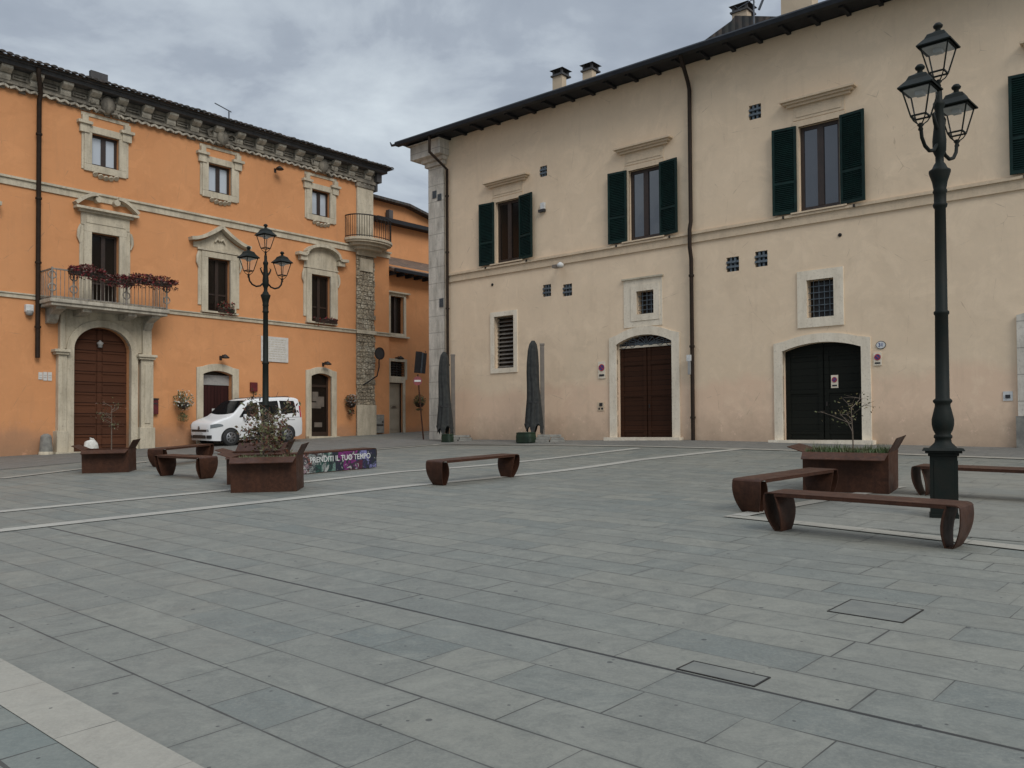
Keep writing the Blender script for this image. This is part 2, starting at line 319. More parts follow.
# ------------------------------------------------------------------ mesh builder
class MB:
    def __init__(s): s.v = []; s.f = []; s.sm = []
    def add(s, vs, fs, smooth=False):
        o = len(s.v); s.v += [tuple(v) for v in vs]; s.f += [tuple(i+o for i in f) for f in fs]; s.sm += [smooth]*len(fs); return s
    def box(s, x0, x1, y0, y1, z0, z1, taper=0, rot=None, mat=None):
        vs = [(x0, y0, z0), (x1, y0, z0), (x1, y1, z0), (x0, y1, z0), (x0+taper, y0+taper, z1), (x1-taper, y0+taper, z1), (x1-taper, y1-taper, z1), (x0+taper, y1-taper, z1)]
        if mat: vs = [tuple(mat @ Vector(v)) for v in vs]
        return s.add(vs, [(0, 3, 2, 1), (4, 5, 6, 7), (0, 1, 5, 4), (1, 2, 6, 5), (2, 3, 7, 6), (3, 0, 4, 7)])
    def prism(s, poly, y0, y1, axis='y', smooth=False):
        n = len(poly)
        if axis == 'y': f = lambda a, b, t: (a, t, b)
        elif axis == 'x': f = lambda a, b, t: (t, a, b)
        else: f = lambda a, b, t: (a, b, t)
        vs = [f(a, b, y0) for a, b in poly]+[f(a, b, y1) for a, b in poly]
        fs = [tuple(range(n)), tuple(range(2*n-1, n-1, -1))]+[(i, i+n, (i+1) % n+n, (i+1) % n) for i in range(n)]
        return s.add(vs, fs, smooth)
    def tube(s, pts, r, n=8, caps=True, smooth=True):
        pts = [Vector(p) for p in pts]; rr = r if isinstance(r, (list, tuple)) else [r]*len(pts)
        vs = []; fs = []; prev = None
        for i, p in enumerate(pts):
            d = (pts[min(i+1, len(pts)-1)]-pts[max(i-1, 0)]).normalized()
            a = prev if prev else (Vector((0, 0, 1)) if abs(d.z) < .9 else Vector((1, 0, 0)))
            x = (a-d*a.dot(d)).normalized(); prev = x; y = d.cross(x)
            for k in range(n):
                t = 2*math.pi*k/n; vs.append(p+x*math.cos(t)*rr[i]+y*math.sin(t)*rr[i])
        for i in range(len(pts)-1):
            for k in range(n): fs.append((i*n+k, i*n+(k+1) % n, (i+1)*n+(k+1) % n, (i+1)*n+k))
        s.add(vs, fs, smooth)
        if caps: s.add(vs[:n], [tuple(range(n-1, -1, -1))]); s.add(vs[-n:], [tuple(range(n))])
        return s
    def lathe(s, prof, n=20, c=(0, 0), smooth=True, rot=0):
        vs = []; fs = []
        for r, z in prof:
            for k in range(n): t = 2*math.pi*k/n+rot; vs.append((c[0]+r*math.cos(t), c[1]+r*math.sin(t), z))
        for i in range(len(prof)-1):
            for k in range(n): fs.append((i*n+k, i*n+(k+1) % n, (i+1)*n+(k+1) % n, (i+1)*n+k))
        s.add(vs, fs, smooth); m = len(prof)-1
        s.add(vs[:n], [tuple(range(n-1, -1, -1))]); s.add(vs[m*n:], [tuple(range(n))]); return s
    def beam(s, p, q, w, h=None):
        p, q = Vector(p), Vector(q); h = h or w; d = (q-p).normalized(); a = Vector((0, 0, 1)) if abs(d.z) < .9 else Vector((1, 0, 0))
        x = d.cross(a).normalized()*w/2; y = x.cross(d).normalized()*h/2
        vs = [p-x-y, p+x-y, p+x+y, p-x+y, q-x-y, q+x-y, q+x+y, q-x+y]
        return s.add(vs, [(0, 3, 2, 1), (4, 5, 6, 7), (0, 1, 5, 4), (1, 2, 6, 5), (2, 3, 7, 6), (3, 0, 4, 7)])
    def leaf(s, p, size, up=None):
        a = Vector((random.gauss(0, 1), random.gauss(0, 1), random.gauss(0, 1))).normalized()
        b = a.cross(Vector((random.gauss(0, 1), random.gauss(0, 1), random.gauss(0, 1)))).normalized()
        p = Vector(p); L = size*random.uniform(.7, 1.3); w = L*.45
        s.add([p-a*L*.5, p+b*w*.5, p+a*L*.5, p-b*w*.5], [(0, 1, 2, 3)]); return s
    def arch_pts(s, x0, x1, zs, zc, n=14, w=0):
        cx = (x0+x1)/2; a = (x1-x0)/2+w; h = zc-zs
        if h < .75*((x1-x0)/2):     # segmental
            Rr = (((x1-x0)/2)**2+h*h)/(2*h); cz = zc-Rr; th = math.asin(((x1-x0)/2)/Rr)
            return [(cx+(Rr+w)*math.sin(-th+2*th*i/n), cz+(Rr+w)*math.cos(-th+2*th*i/n)) for i in range(n+1)]
        return [(cx-a*math.cos(math.pi*i/n), zs+(h+w)*math.sin(math.pi*i/n)) for i in range(n+1)]
    def spandrel(s, x0, x1, zs, zc, y0, y1, n=14):   # fills the corners between an arch and its bounding box
        P = s.arch_pts(x0, x1, zs, zc, n); zc2 = zc+.004
        for (a, b), (c, d) in zip(P, P[1:]):
            s.add([(a, y0, b), (c, y0, d), (c, y0, zc2), (a, y0, zc2), (a, y1, b), (c, y1, d)], [(0, 1, 2, 3), (0, 4, 5, 1)])
        return s
    def archring(s, x0, x1, zb, zs, zc, w, y0, y1, n=14):
        I = [(x0, zb)]+s.arch_pts(x0, x1, zs, zc, n)+[(x1, zb)]
        O = [(x0-w, zb)]+s.arch_pts(x0, x1, zs, zc, n, w)+[(x1+w, zb)]
        O[1] = (x0-w, max(O[1][1], zs)); O[-2] = (x1+w, max(O[-2][1], zs))
        for (a, b, c, d) in zip(I, I[1:], O, O[1:]):
            vs = [(a[0], y0, a[1]), (b[0], y0, b[1]), (d[0], y0, d[1]), (c[0], y0, c[1]), (a[0], y1, a[1]), (b[0], y1, b[1]), (d[0], y1, d[1]), (c[0], y1, c[1])]
            s.add(vs, [(0, 1, 2, 3), (4, 7, 6, 5), (0, 4, 5, 1), (3, 2, 6, 7)])
        return s
    def frame(s, x0, x1, z0, z1, w, y0, y1, wt=None, wb=None):  # rectangular surround outside an opening
        wt = w if wt is None else wt; wb = w if wb is None else wb
        s.box(x0-w, x0, y0, y1, z0, z1); s.box(x1, x1+w, y0, y1, z0, z1); s.box(x0-w, x1+w, y0, y1, z1, z1+wt)
        if wb: s.box(x0-w, x1+w, y0, y1, z0-wb, z0)
        return s
    def build(s, name, mat, parent=None, bevel=0, loc=None, rot=None):
        me = bpy.data.meshes.new(name); me.from_pydata(s.v, [], s.f)
        me.polygons.foreach_set('use_smooth', s.sm); me.materials.append(mat)
        bm = bmesh.new(); bm.from_mesh(me); bmesh.ops.recalc_face_normals(bm, faces=bm.faces); bm.to_mesh(me); bm.free()
        o = bpy.data.objects.new(name, me); C.objects.link(o)
        if parent: o.parent = parent
        if loc is not None: o.location = loc
        if rot is not None: o.rotation_euler = (0, 0, rot)
        if bevel:
            md = o.modifiers.new('bevel', 'BEVEL'); md.width = bevel; md.segments = 2; md.limit_method = 'ANGLE'; md.angle_limit = R_(40)
        return o
def tag(o, label=None, cat=None, group=None, kind=None):
    for k, v in (('label', label), ('category', cat), ('group', group), ('kind', kind)):
        if v: o[k] = v
    return o
def root(name, label, cat, loc=(0, 0, 0), rz=0, group=None, tilt=None):
    o = bpy.data.objects.new(name, None); C.objects.link(o); o.location = loc; o.rotation_euler = (0, 0, rz); o.empty_display_size = .3
    if tilt: o.rotation_mode = 'QUATERNION'; o.rotation_quaternion = tilt
    return tag(o, label, cat, group)
KIDS = {}
def copy_tree(o, parent=None):
    c = o.copy(); C.objects.link(c)
    if parent: c.parent = parent
    for ch in [x for x in C.objects if x.parent == o]: copy_tree(ch, c)
    return c
def surface_rot(x, y, rz):                          # stand on the slope, turned by rz
    e = .3; nx = -(gz(x+e, y)-gz(x-e, y))/(2*e); ny = -(gz(x, y+e)-gz(x, y-e))/(2*e)
    n = Vector((nx, ny, 1)).normalized(); ax = Vector((math.cos(rz), math.sin(rz), 0)); ax = (ax-n*ax.dot(n)).normalized()
    return Matrix((ax, n.cross(ax), n)).transposed().to_quaternion()
def at_wall(F, px, py, off=-.01):
    u, z = F.uz(px, py, off); x, y = F.w(u, off); return (x, y, z+F.Z0)

# ------------------------------------------------------------------ ground
def ground():
    xs = [-600, -300, -150, -100, -80, -60]+list(range(-50, 51, 1))+[60, 80, 100, 150, 300, 600]
    ys = [-600, -300, -120, -60, -40, -30]+list(range(-20, 66, 1))+[70, 80, 95, 120, 160, 220, 320, 460, 700]
    vs = [(x, y, gz(x, y)) for y in ys for x in xs]; W = len(xs)
    fs = [(j*W+i, j*W+i+1, (j+1)*W+i+1, (j+1)*W+i) for j in range(len(ys)-1) for i in range(W-1)]
    tag(MB().add(vs, fs, True).build('ground', M['paving']), kind='structure')
ground()
def sheet(name, a0, a1, b0, b1, mat, lift=.006, step=.5):       # in paving axes
    na = max(1, int((a1-a0)/step)); nb = max(1, int((b1-b0)/step)); vs = []
    for j in range(nb+1):
        for i in range(na+1):
            x, y = EW(a0+(a1-a0)*i/na, b0+(b1-b0)*j/nb); vs.append((x, y, gz(x, y)+lift))
    W = na+1
    fs = [(j*W+i, j*W+i+1, (j+1)*W+i+1, (j+1)*W+i) for j in range(nb) for i in range(na)]
    return tag(MB().add(vs, fs, True).build(name, mat), kind='structure')
sheet('side_paving', -14, 8, -8, 1.745, M['sidepaving'], .004, 1)
sheet('paving_band', -14, 8, 1.745, 2.06, M['bande1'], .008)
sheet('large_slab_paving', -5.35, 6, 10.75, 19, M['bigpaving'], .006, .5)
def strip_px(name, pts, w, mat, lift):
    P = [G(*p).xy for p in pts]; vs = []; Q = []
    for a, b in zip(P, P[1:]):
        k = max(1, int((b-a).length/.5))
        Q += [a+(b-a)*i/k for i in range(k)]
    Q.append(P[-1])
    for i, q in enumerate(Q):
        d = (Q[min(i+1, len(Q)-1)]-Q[max(i-1, 0)]).normalized(); nn = Vector((-d.y, d.x))*w/2
        for s in (-1, 1): p = q+nn*s; vs.append((p.x, p.y, gz(p.x, p.y)+lift))
    fs = [(2*i, 2*i+1, 2*i+3, 2*i+2) for i in range(len(Q)-1)]
    return tag(MB().add(vs, fs, True).build(name, mat), kind='structure')
strip_px('paving_band', [(-60, 537.5), (0, 531), (400, 487), (640, 460), (738, 449.5)], .30, M['bande2'], .010)
strip_px('paving_band', [(-60, 518), (0, 512), (222, 491), (400, 472), (640, 448.3)], .27, M['bande2'], .010)
strip_px('paving_band', [(728, 516), (800, 523.5), (900, 534.5), (1024, 549), (1080, 555.5)], .27, M['bande1'], .012)
strip_px('paving_band', [(738, 516.5), (780, 508.5), (835, 498.5), (900, 487)], .24, M['bande2'], .016)
strip_px('paving_band', [(425, 445.4), (505, 445.3), (640, 446.6), (740, 449.2), (850, 452.6), (944, 456.2), (1060, 460.5)], .24, M['bande1'], .014)
strip_px('paving_band', [(0, 479), (75, 470), (150, 461.5)], .26, M['bande1'], .014)
strip_px('paving_band', [(340, 452.8), (440, 444.6)], .26, M['bande1'], .014)
# the roadway between the pale line and the houses
def road():
    pts = [(0, 470), (150, 456), (300, 451), (365, 449.6), (430, 444.6), (505, 444.6), (640, 446), (740, 448.6), (850, 452), (944, 455.6), (1060, 460)]
    I = [G(*p).xy for p in pts]; dd = (I[0]-I[1]).normalized(); I.insert(0, I[0]+dd*10); vs = []; K = 12
    def out(p):
        u, s = FC.loc(p.x, p.y); v, r = FL.loc(p.x, p.y)
        if p.x > I[5].x: return Vector(FC.w(u, .6))
        return Vector(FL.w(v, .6))
    for i, p in enumerate(I):
        o = out(p)
        for k in range(K+1): q = p+(o-p)*k/K; vs.append((q.x, q.y, gz(q.x, q.y)+.012-.004*(k == 0)))
    fs = [(i*(K+1)+k, i*(K+1)+k+1, (i+1)*(K+1)+k+1, (i+1)*(K+1)+k) for i in range(len(I)-1) for k in range(K)]
    tag(MB().add(vs, fs, True).build('road', M['roadpaving']), kind='structure')
road()
for a0, a1, b0, b1, nm, lb in ((-2.68, -2.13, 6.58, 7.06, 'access_cover', 'square stone access cover with a dark steel rim, in front of the nearest bench'),
                       (-2.84, -2.33, 4.66, 4.865, 'drain_cover', 'narrow stone drain cover touching the long dark joint in the paving')):
    m = MB(); c = EW((a0+a1)/2, (b0+b1)/2); z = gz(*c)
    e = tag(root(nm, lb, 'cover', (c[0], c[1], z)), None); e.rotation_mode = 'QUATERNION'; e.rotation_quaternion = surface_rot(c[0], c[1], A_E1)
    w, h = (a1-a0)/2, (b1-b0)/2
    MB().box(-w+.008, w-.008, -h+.008, h-.008, -.03, .004).build('cover_slab', simple('cover_stone', (.160, .160, .138), (.125, .128, .114), .75, 5, bump=.3), e)
    m.box(-w-.003, w+.003, -h-.003, -h+.008, -.03, .006).box(-w-.003, w+.003, h-.008, h+.003, -.03, .006).box(-w-.003, -w+.008, -h+.008, h-.008, -.03, .006).box(w-.008, w+.003, -h+.008, h-.008, -.03, .006)
    m.build('rim', M['iron'], e)

# ------------------------------------------------------------------ facades
def wall_mesh(mb, x0, x1, z0, z1, holes, y0=0, depth=.35):
    xs = sorted({x0, x1}|{h[0] for h in holes}|{h[1] for h in holes}); zs = sorted({z0, z1}|{h[2] for h in holes}|{h[3] for h in holes})
    xs = [x for x in xs if x0 <= x <= x1]; zs = [z for z in zs if z0 <= z <= z1]
    for a, b in zip(xs, xs[1:]):
        for c, d in zip(zs, zs[1:]):
            mx, mz = (a+b)/2, (c+d)/2
            if any(h[0] < mx < h[1] and h[2] < mz < h[3] for h in holes): continue
            mb.add([(a, y0, c), (b, y0, c), (b, y0, d), (a, y0, d)], [(0, 1, 2, 3)])
    for h in holes:
        a, b, c, d = h[:4]
        mb.add([(a, y0, c), (b, y0, c), (b, y0, d), (a, y0, d), (a, y0+depth, c), (b, y0+depth, c), (b, y0+depth, d), (a, y0+depth, d)],
               [(0, 1, 5, 4), (1, 2, 6, 5), (2, 3, 7, 6), (3, 0, 4, 7)])
    return mb
def casement(parent, x0, x1, z0, z1, pane, y=.16, leaves=2, mat='casement', bars=0, fw=.075, trans=None):
    m = MB(); w = fw
    m.box(x0, x0+w, y, y+.07, z0, z1).box(x1-w, x1, y, y+.07, z0, z1).box(x0+w, x1-w, y, y+.07, z0, z0+w).box(x0+w, x1-w, y, y+.07, z1-w, z1)
    if leaves == 2: c = (x0+x1)/2; m.box(c-w*.75, c+w*.75, y-.01, y+.06, z0+w, z1-w)
    if trans:
        for sx in ((x0+w, (x0+x1)/2-w*.75), ((x0+x1)/2+w*.75, x1-w)): m.box(sx[0], sx[1], y+.005, y+.05, trans-.03, trans+.03)
    c = m.build('casement', M[mat], parent)
    MB().box(x0+.02, x1-.02, y+.035, y+.042, z0+.02, z1-.02).build('pane', M[pane], c if parent.parent is None else parent)
    return c
def shutter(parent, hx, w, z0, z1, side, ang):     # hinge at hx; side -1 opens to the left
    m = MB(); st = .07; t = .045
    mt = Matrix.Translation((hx, -.035, 0)) @ Matrix.Rotation(side*-ang, 4, 'Z')
    def bx(a, b, c, d, e=0, f=t): m.box(*( (a, b) if side > 0 else (-b, -a)), -f, -e, c, d, mat=mt)
    bx(0, st, z0, z1); bx(w-st, w, z0, z1); bx(st, w-st, z0, z0+st*1.3); bx(st, w-st, z1-st, z1); zm = z0+(z1-z0)*.36; bx(st, w-st, zm-.035, zm+.035)
    bx(st, w-st, z0+.01, z1-.01, -.002, .004)
    z = z0+st*1.3+.02
    while z < z1-st-.03:
        if abs(z-zm) > .06:
            xa, xb = (st, w-st) if side > 0 else (-(w-st), -st)
            vs = [(xa, -.042, z), (xb, -.042, z), (xb, -.006, z+.042), (xa, -.006, z+.042), (xa, -.034, z-.006), (xb, -.034, z-.006), (xb, .002, z+.034), (xa, .002, z+.034)]
            m.add([tuple(mt @ Vector(v)) for v in vs], [(0, 1, 2, 3), (4, 7, 6, 5), (0, 4, 5, 1), (2, 6, 7, 3), (0, 3, 7, 4), (1, 5, 6, 2)])
        z += .052
    return m.build('shutter', M['green'], parent)
def grille(m, x0, x1, z0, z1, nx, nz, y, r=.011):
    for i in range(1, nx+1): x = x0+(x1-x0)*i/(nx+1); m.box(x-r, x+r, y-r, y+r, z0, z1)
    for i in range(1, nz+1): z = z0+(z1-z0)*i/(nz+1); m.box(x0, x1, y-r*2.2, y-r*.2, z-r, z+r)
    return m

# ---- cream palazzo
UZ = FC.uz
cr = root('palazzo', 'two storey cream plastered palazzo with dark green shutters and two big arched garage doors', 'building', (FC.P.x, FC.P.y, FC.Z0), FC.a)
def rect(F, xa, xb, xm, yt, yb, off=0):             # opening from its left/right pixel columns and top/bottom rows at column xm
    a = F.uz(xa, (yt+yb)/2, off)[0]; b = F.uz(xb, (yt+yb)/2, off)[0]; zt = F.uz(xm, yt, off)[1]; zb = F.uz(xm, yb, off)[1]; return [a, b, zb, zt]
W1 = rect(FC, 496, 517.5, 506, 200.5, 262.5); W2 = rect(FC, 629, 658.5, 643, 168, 239.5); W3 = rect(FC, 799, 840, 818, 122.5, 209.5)
ztop = (W2[3]+W3[3])/2; zbot = (W2[2]+W3[2])/2
wd = W3[1]-W3[0]; W1[1] = W1[0]+wd*.99; W2[1] = W2[0]+wd
u4 = UZ(1012, 130)[0]; W4 = [u4+.06+wd*.5+.06, 0, zbot, ztop]; W4[1] = W4[0]+wd
print('cream windows', W1, W2, W3, W4)
S1 = rect(FC, 494.5, 514, 504, 316, 368); S2 = rect(FC, 636.7, 654, 645, 290.6, 313.8); S3 = rect(FC, 807, 834, 820, 279, 317)
D1 = rect(FC, 617, 672.5, 645, 334.5, 436); D1s = UZ(617, 345)[1]
D2 = rect(FC, 783, 862, 822, 342, 440); D2s = (UZ(783, 352)[1]+UZ(862, 346)[1])/2
D3 = [UZ(1024, 400)[0]+.25, UZ(1024, 400)[0]+2.2, -.1, UZ(1024, 322)[1]+.1]
VT = [(540, 547, 166, 176.6), (543, 551, 284.5, 296.5), (563, 572, 284, 296), (749, 761, 104.5, 119), (726.5, 739, 257, 271.5), (755, 767.5, 251, 266.5)]
vents = [rect(FC, a, b, (a+b)/2, c, d) for a, b, c, d in VT]
ZE = UZ(640, 64, -.72)[1]                            # gutter lip height
ZW = ZE-.12; UL, UR = UZ(431, 300)[0]+.02, 25.0
m = MB(); holes = [W1, W2, W3, W4, S1, S2, S3, D1, D2, D3]+vents
for h in (D1, D2, D3): h[2] = h[2]
wall_mesh(m, UL+.0, UR, -1.2, ZW, [h[:2]+[(-1.2 if h in (D1, D2, D3) else h[2]), h[3]] for h in holes])
m.spandrel(D1[0], D1[1], D1s, D1[3], 0, .34).spandrel(D2[0], D2[1], D2s, D2[3], 0, .34).spandrel(D3[0], D3[1], D3[3]-.25, D3[3], 0, .34)
m.add([(UL, 0, -1.2), (UL, 11, -1.2), (UL, 11, ZW), (UL, 0, ZW)], [(0, 1, 2, 3)]); m.add([(UR, 0, -1.2), (UR, 11, -1.2), (UR, 11, ZW), (UR, 0, ZW)], [(0, 1, 2, 3)])
m.add([(UL, 11, -1.2), (UR, 11, -1.2), (UR, 11, ZW), (UL, 11, ZW)], [(0, 1, 2, 3)])
m.build('wall', M['cream'], cr)
zb0, zb1 = UZ(660, 248.3)[1], UZ(660, 239.5)[1]
band_top = zbot-.03+.0
m = MB(); m.box(UL+.93, UR, -.05, .02, zb0, band_top-.09).box(UL+.93, UR, -.10, .02, band_top-.09, band_top-.03).box(UL+.93, UR, -.07, .02, band_top-.03, band_top).build('string_course', M['cstone2'], cr)
# windows with shutters
for i, w in enumerate((W1, W2, W3, W4)):
    m = MB(); x0, x1, z0, z1 = w
    m.frame(x0, x1, z0, z1, .16, -.03, .05, wt=.16, wb=0)
    win = m.build('window', M['cstone2'], cr)
    h = MB(); zc = z1+.16; h.box(x0-.14, x1+.14, -.02, .02, zc+.02, zc+.40).box(x0-.06, x1+.06, -.035, -.02, zc+.10, zc+.30)
    h.box(x0-.30, x1+.32, -.10, .02, zc+.40, zc+.47).box(x0-.38, x1+.40, -.17, .02, zc+.47, zc+.53).box(x0-.45, x1+.47, -.23, .02, zc+.53, zc+.59)
    h.build('hood', M['cstone2'], win, bevel=.012)
    MB().box(x0-.2, x1+.2, -.13, .1, z0-.045, z0-.002).build('sill', M['cstone2'], win)
    m = MB(); y = .12; fw = .10
    m.box(x0, x0+fw, y, y+.07, z0, z1).box(x1-fw, x1, y, y+.07, z0, z1).box(x0+fw, x1-fw, y, y+.07, z0, z0+fw*1.4).box(x0+fw, x1-fw, y, y+.07, z1-fw, z1)
    c = (x0+x1)/2; m.box(c-.085, c+.085, y-.012, y+.06, z0+fw*1.4, z1-fw); m.build('casement', M['casement'], win)
    if i == 0: MB().box(x0+.02, x1-.02, y+.03, y+.04, z0+.02, z1-.02).build('pane', M['darkpane'], win)
    else: MB().box(x0+.02, x1-.02, y+.03, y+.04, z0+.02, z1-.02).build('pane', M['pane'], win)
    sw = wd*.54+.07
    shutter(win, x0-.05, sw, z0+.0, z1+.03, -1, R_(5)); shutter(win, x1+.05-.02, sw, z0+.0, z1+.03, 1, R_([9, 9, 9, 8][i]))
    for sx in (x0-.05-sw*.55, x1+.05+sw*.5): MB().box(sx-.02, sx+.02, -.14, .0, z0-.12, z0-.05).build('shutter_catch', M['iron'], win)
# small barred windows
def small_window(fr, w, nx, nz, extra=None, louver=False, wb=None):
    m = MB().frame(*w, fr, -.035, .05, wb=wb if wb is not None else fr); 
    if extra: a, b, c, d = extra; m.box(a, b, -.018, .02, c, w[2]-fr).box(a, b, -.018, .02, w[3]+fr, d).box(a, w[0]-fr, -.018, .02, w[2]-fr, w[3]+fr).box(w[1]+fr, b, -.018, .02, w[2]-fr, w[3]+fr)
    win = m.build('window', M['creamstone'], cr)
    if extra: MB().box(a-.05, b+.05, -.07, .02, d, d+.05).build('hood', M['stone'], win)
    MB().box(w[0], w[1], .27, .29, w[2], w[3]).build('pane', M['darkpane'], win)
    g = MB(); grille(g, *w, nx, nz, .10, .008); g.build('grille', M['vent'], win)
    return win
small_window(.17, S1, 0, 0)
win = [o for o in C.objects if o.name.startswith('window')][-1]
g = MB(); z = S1[2]+.05
while z < S1[3]-.03:
    g.add([(S1[0], .16, z), (S1[1], .16, z), (S1[1], .22, z+.055), (S1[0], .22, z+.055), (S1[0], .16, z-.012), (S1[1], .16, z-.012), (S1[1], .22, z+.043), (S1[0], .22, z+.043)], [(0, 1, 2, 3), (4, 7, 6, 5), (0, 4, 5, 1)]); z += .145
g.build('louvre', M['slat'], win)
o2 = rect(FC, 624, 662.5, 643, 278.5, 326.5); small_window(.20, S2, 3, 4, (o2[0], o2[1], o2[2], o2[3]))
small_window(.26, S3, 4, 5)
for h in vents:
    m = MB(); grille(m, *h, 2, 2, .05, .03); v = m.build('vent_grille', M['vent'], cr)
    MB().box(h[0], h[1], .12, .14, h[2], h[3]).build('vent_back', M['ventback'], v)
# garage doors
def garage(D, Ds, wood, sw, fan):
    g0 = gz(*FC.w((D[0]+D[1])/2, 0))-FC.Z0; zb = g0-.3
    s = MB().archring(D[0], D[1], zb, Ds, D[3], sw, -.045, .08); st = s.build('door_surround', M['creamstone'], cr)
    zt = D[3] if not fan else Ds-.12
    d = MB(); c = (D[0]+D[1])/2; d.box(D[0]-.05, c-.006, .20, .27, zb, zt).box(c+.006, D[1]+.05, .20, .27, zb, zt)
    d.box(D[0]-.05, D[1]+.05, .29, .31, zb, D[3]+.05)
    dr = d.build('garage_door', wood, st)
    fr_ = MB()
    for xa in (D[0]+.02, c-.14, c+.02, D[1]-.14): fr_.box(xa, xa+.12, .175, .197, zb, Ds-.05)
    for zz in (g0+.25, g0+1.35, g0+2.35): fr_.box(D[0]+.14, c-.14, .182, .197, zz, zz+.11).box(c+.14, D[1]-.14, .182, .197, zz, zz+.11)
    fr_.build('door_frame', wood, dr)
    MB().box(D[0]-sw-.1, D[1]+sw+.1, -.25, .2, g0-.3, g0+.09).build('threshold', M['creamstone'], st)
    if fan:
        f = MB(); f.box(D[0], D[1], .14, .22, zt, zt+.07)
        f.build('transom', M['creamstone'], st)
        f = MB(); R0 = (D[3]-zt-.07)
        for i in range(11):
            t = R_(12+156*i/10); f.beam((c, .15, zt+.08), (c+math.cos(t)*(D[1]-D[0])*.5, .15, zt+.07+math.sin(t)*R0*.95), .02)
        for i in range(6):
            x = D[0]+(D[1]-D[0])*(i+.5)/6; r = .13; hh = zt+.07+R0*.42*(1-abs(i-2.5)/4.2)
            f.tube([(x+r*math.cos(a), .14, hh+r*math.sin(a)) for a in [k*math.pi/5 for k in range(11)]], .012, 5)
        f.build('fanlight_grille', M['vent'], st)
    h = MB(); h.box(c+.06, c+.10, .16, .2, g0+1.0, g0+1.12); h.build('handle', M['iron'], st)
    return st
garage(D1, D1s, M['dwood'], .26, True)
garage(D2, D2s, M['blackwood'], .24, False)
st = MB().archring(D3[0], D3[1], -1, D3[3]-.25, D3[3], .36, -.08, .08).build('door_surround', M['quoin'], cr)
MB().box(D3[0]-.05, D3[1]+.05, .2, .27, -1, D3[3]+.05).build('garage_door', M['dwood'], st)
MB().box(D3[0]-.40, D3[0], -.12, -.08, -1, gz(*FC.w(D3[0], 0))-FC.Z0+.75).build('pier_base', M['slab'], st)
# corner pier and its capital
u0, u1 = UL-.06, UZ(445.5, 300)[0]
zc = UZ(437, 167)[1]
m = MB().box(u0, u1, -.09, .9, -1, zc); m.build('corner_pier', M['quoin'], cr, bevel=.02)
m = MB().box(u0-.10, u1+.08, -.18, 1.0, zc, zc+.16).box(u0-.2, u1+.14, -.28, 1.1, zc+.16, zc+.30).box(u0-.55, u1+.22, -.5, 1.3, zc+.30, zc+.85).box(u0-.66, u1+.28, -.6, 1.4, zc+.85, ZE-.22)
m.build('capital', M['quoin'], cr, bevel=.03)
for uu, zz, r_ in ((u0+.35, UZ(437, 195)[1], .14), (u0+.62, UZ(440, 198)[1], .12), (u0+.7, UZ(443, 303)[1], .16)):
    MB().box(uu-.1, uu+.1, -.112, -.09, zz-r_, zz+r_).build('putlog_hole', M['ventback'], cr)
MB().lathe([(0.001, 0), (.05, 0), (.05, .02), (.001, .02)], 10).build('wall_hole', M['hole'], cr)
h_ = C.objects[-1]; h_.rotation_euler = (R_(90), 0, 0); h_.location = (UZ(492.5, 284.7)[0], 0.0, UZ(492.5, 284.7)[1])
h2 = h_.copy(); C.objects.link(h2); h2.location = (UZ(840, 235)[0], 0.0, UZ(840, 235)[1])
# roof: two slopes, rafters, gutter
yo = -.72; L0 = UZ(398, 140, yo)[0]+.1
rz_, ry_ = ZE+1.55, 5.8
m = MB().add([(L0, yo, ZE-.03), (UR+1, yo, ZE-.03), (UR+1, ry_, rz_), (L0+3, ry_, rz_), (L0, 12, ZE-.03), (UR+1, 12, ZE-.03)], [(0, 1, 2, 3), (3, 2, 5, 4), (0, 3, 4)])
rf = m.build('roof', M['rooft'], cr); MB().box(L0, UR+1, yo, 11.9, ZE-.10, ZE-.045).build('soffit', M['rafter'], rf)
m = MB(); u = L0+.3
while u < UR+.8: m.box(u, u+.11, yo+.08, .3, ZE-.19, ZE-.104); u += .82
m.build('rafter_tails', M['rafter'], rf)
m = MB(); 
prof = [(yo-.14+.075*math.cos(a), ZE+.0-.075*math.sin(a)) for a in [math.pi*k/8 for k in range(9)]]
pts2 = prof+[(p[0]*1.0, p[1]+.012) for p in reversed(prof)]
m.prism([(yo-.16, ZE-.16), (yo+.03, ZE-.16), (yo+.03, ZE+.02), (yo-.16, ZE+.0), (yo-.19, ZE-.05)], L0-.1, UR+1, 'x')
m.build('gutter', M['gutter'], rf)
m = MB().tube([(L0-.1, yo-.08, ZE-.08), (L0-.35, yo-.09, ZE-.07), (L0-.45, yo-.09, ZE+.08)], [.06, .05, .02], 6); m.build('gutter_spout', M['gutter'], rf)
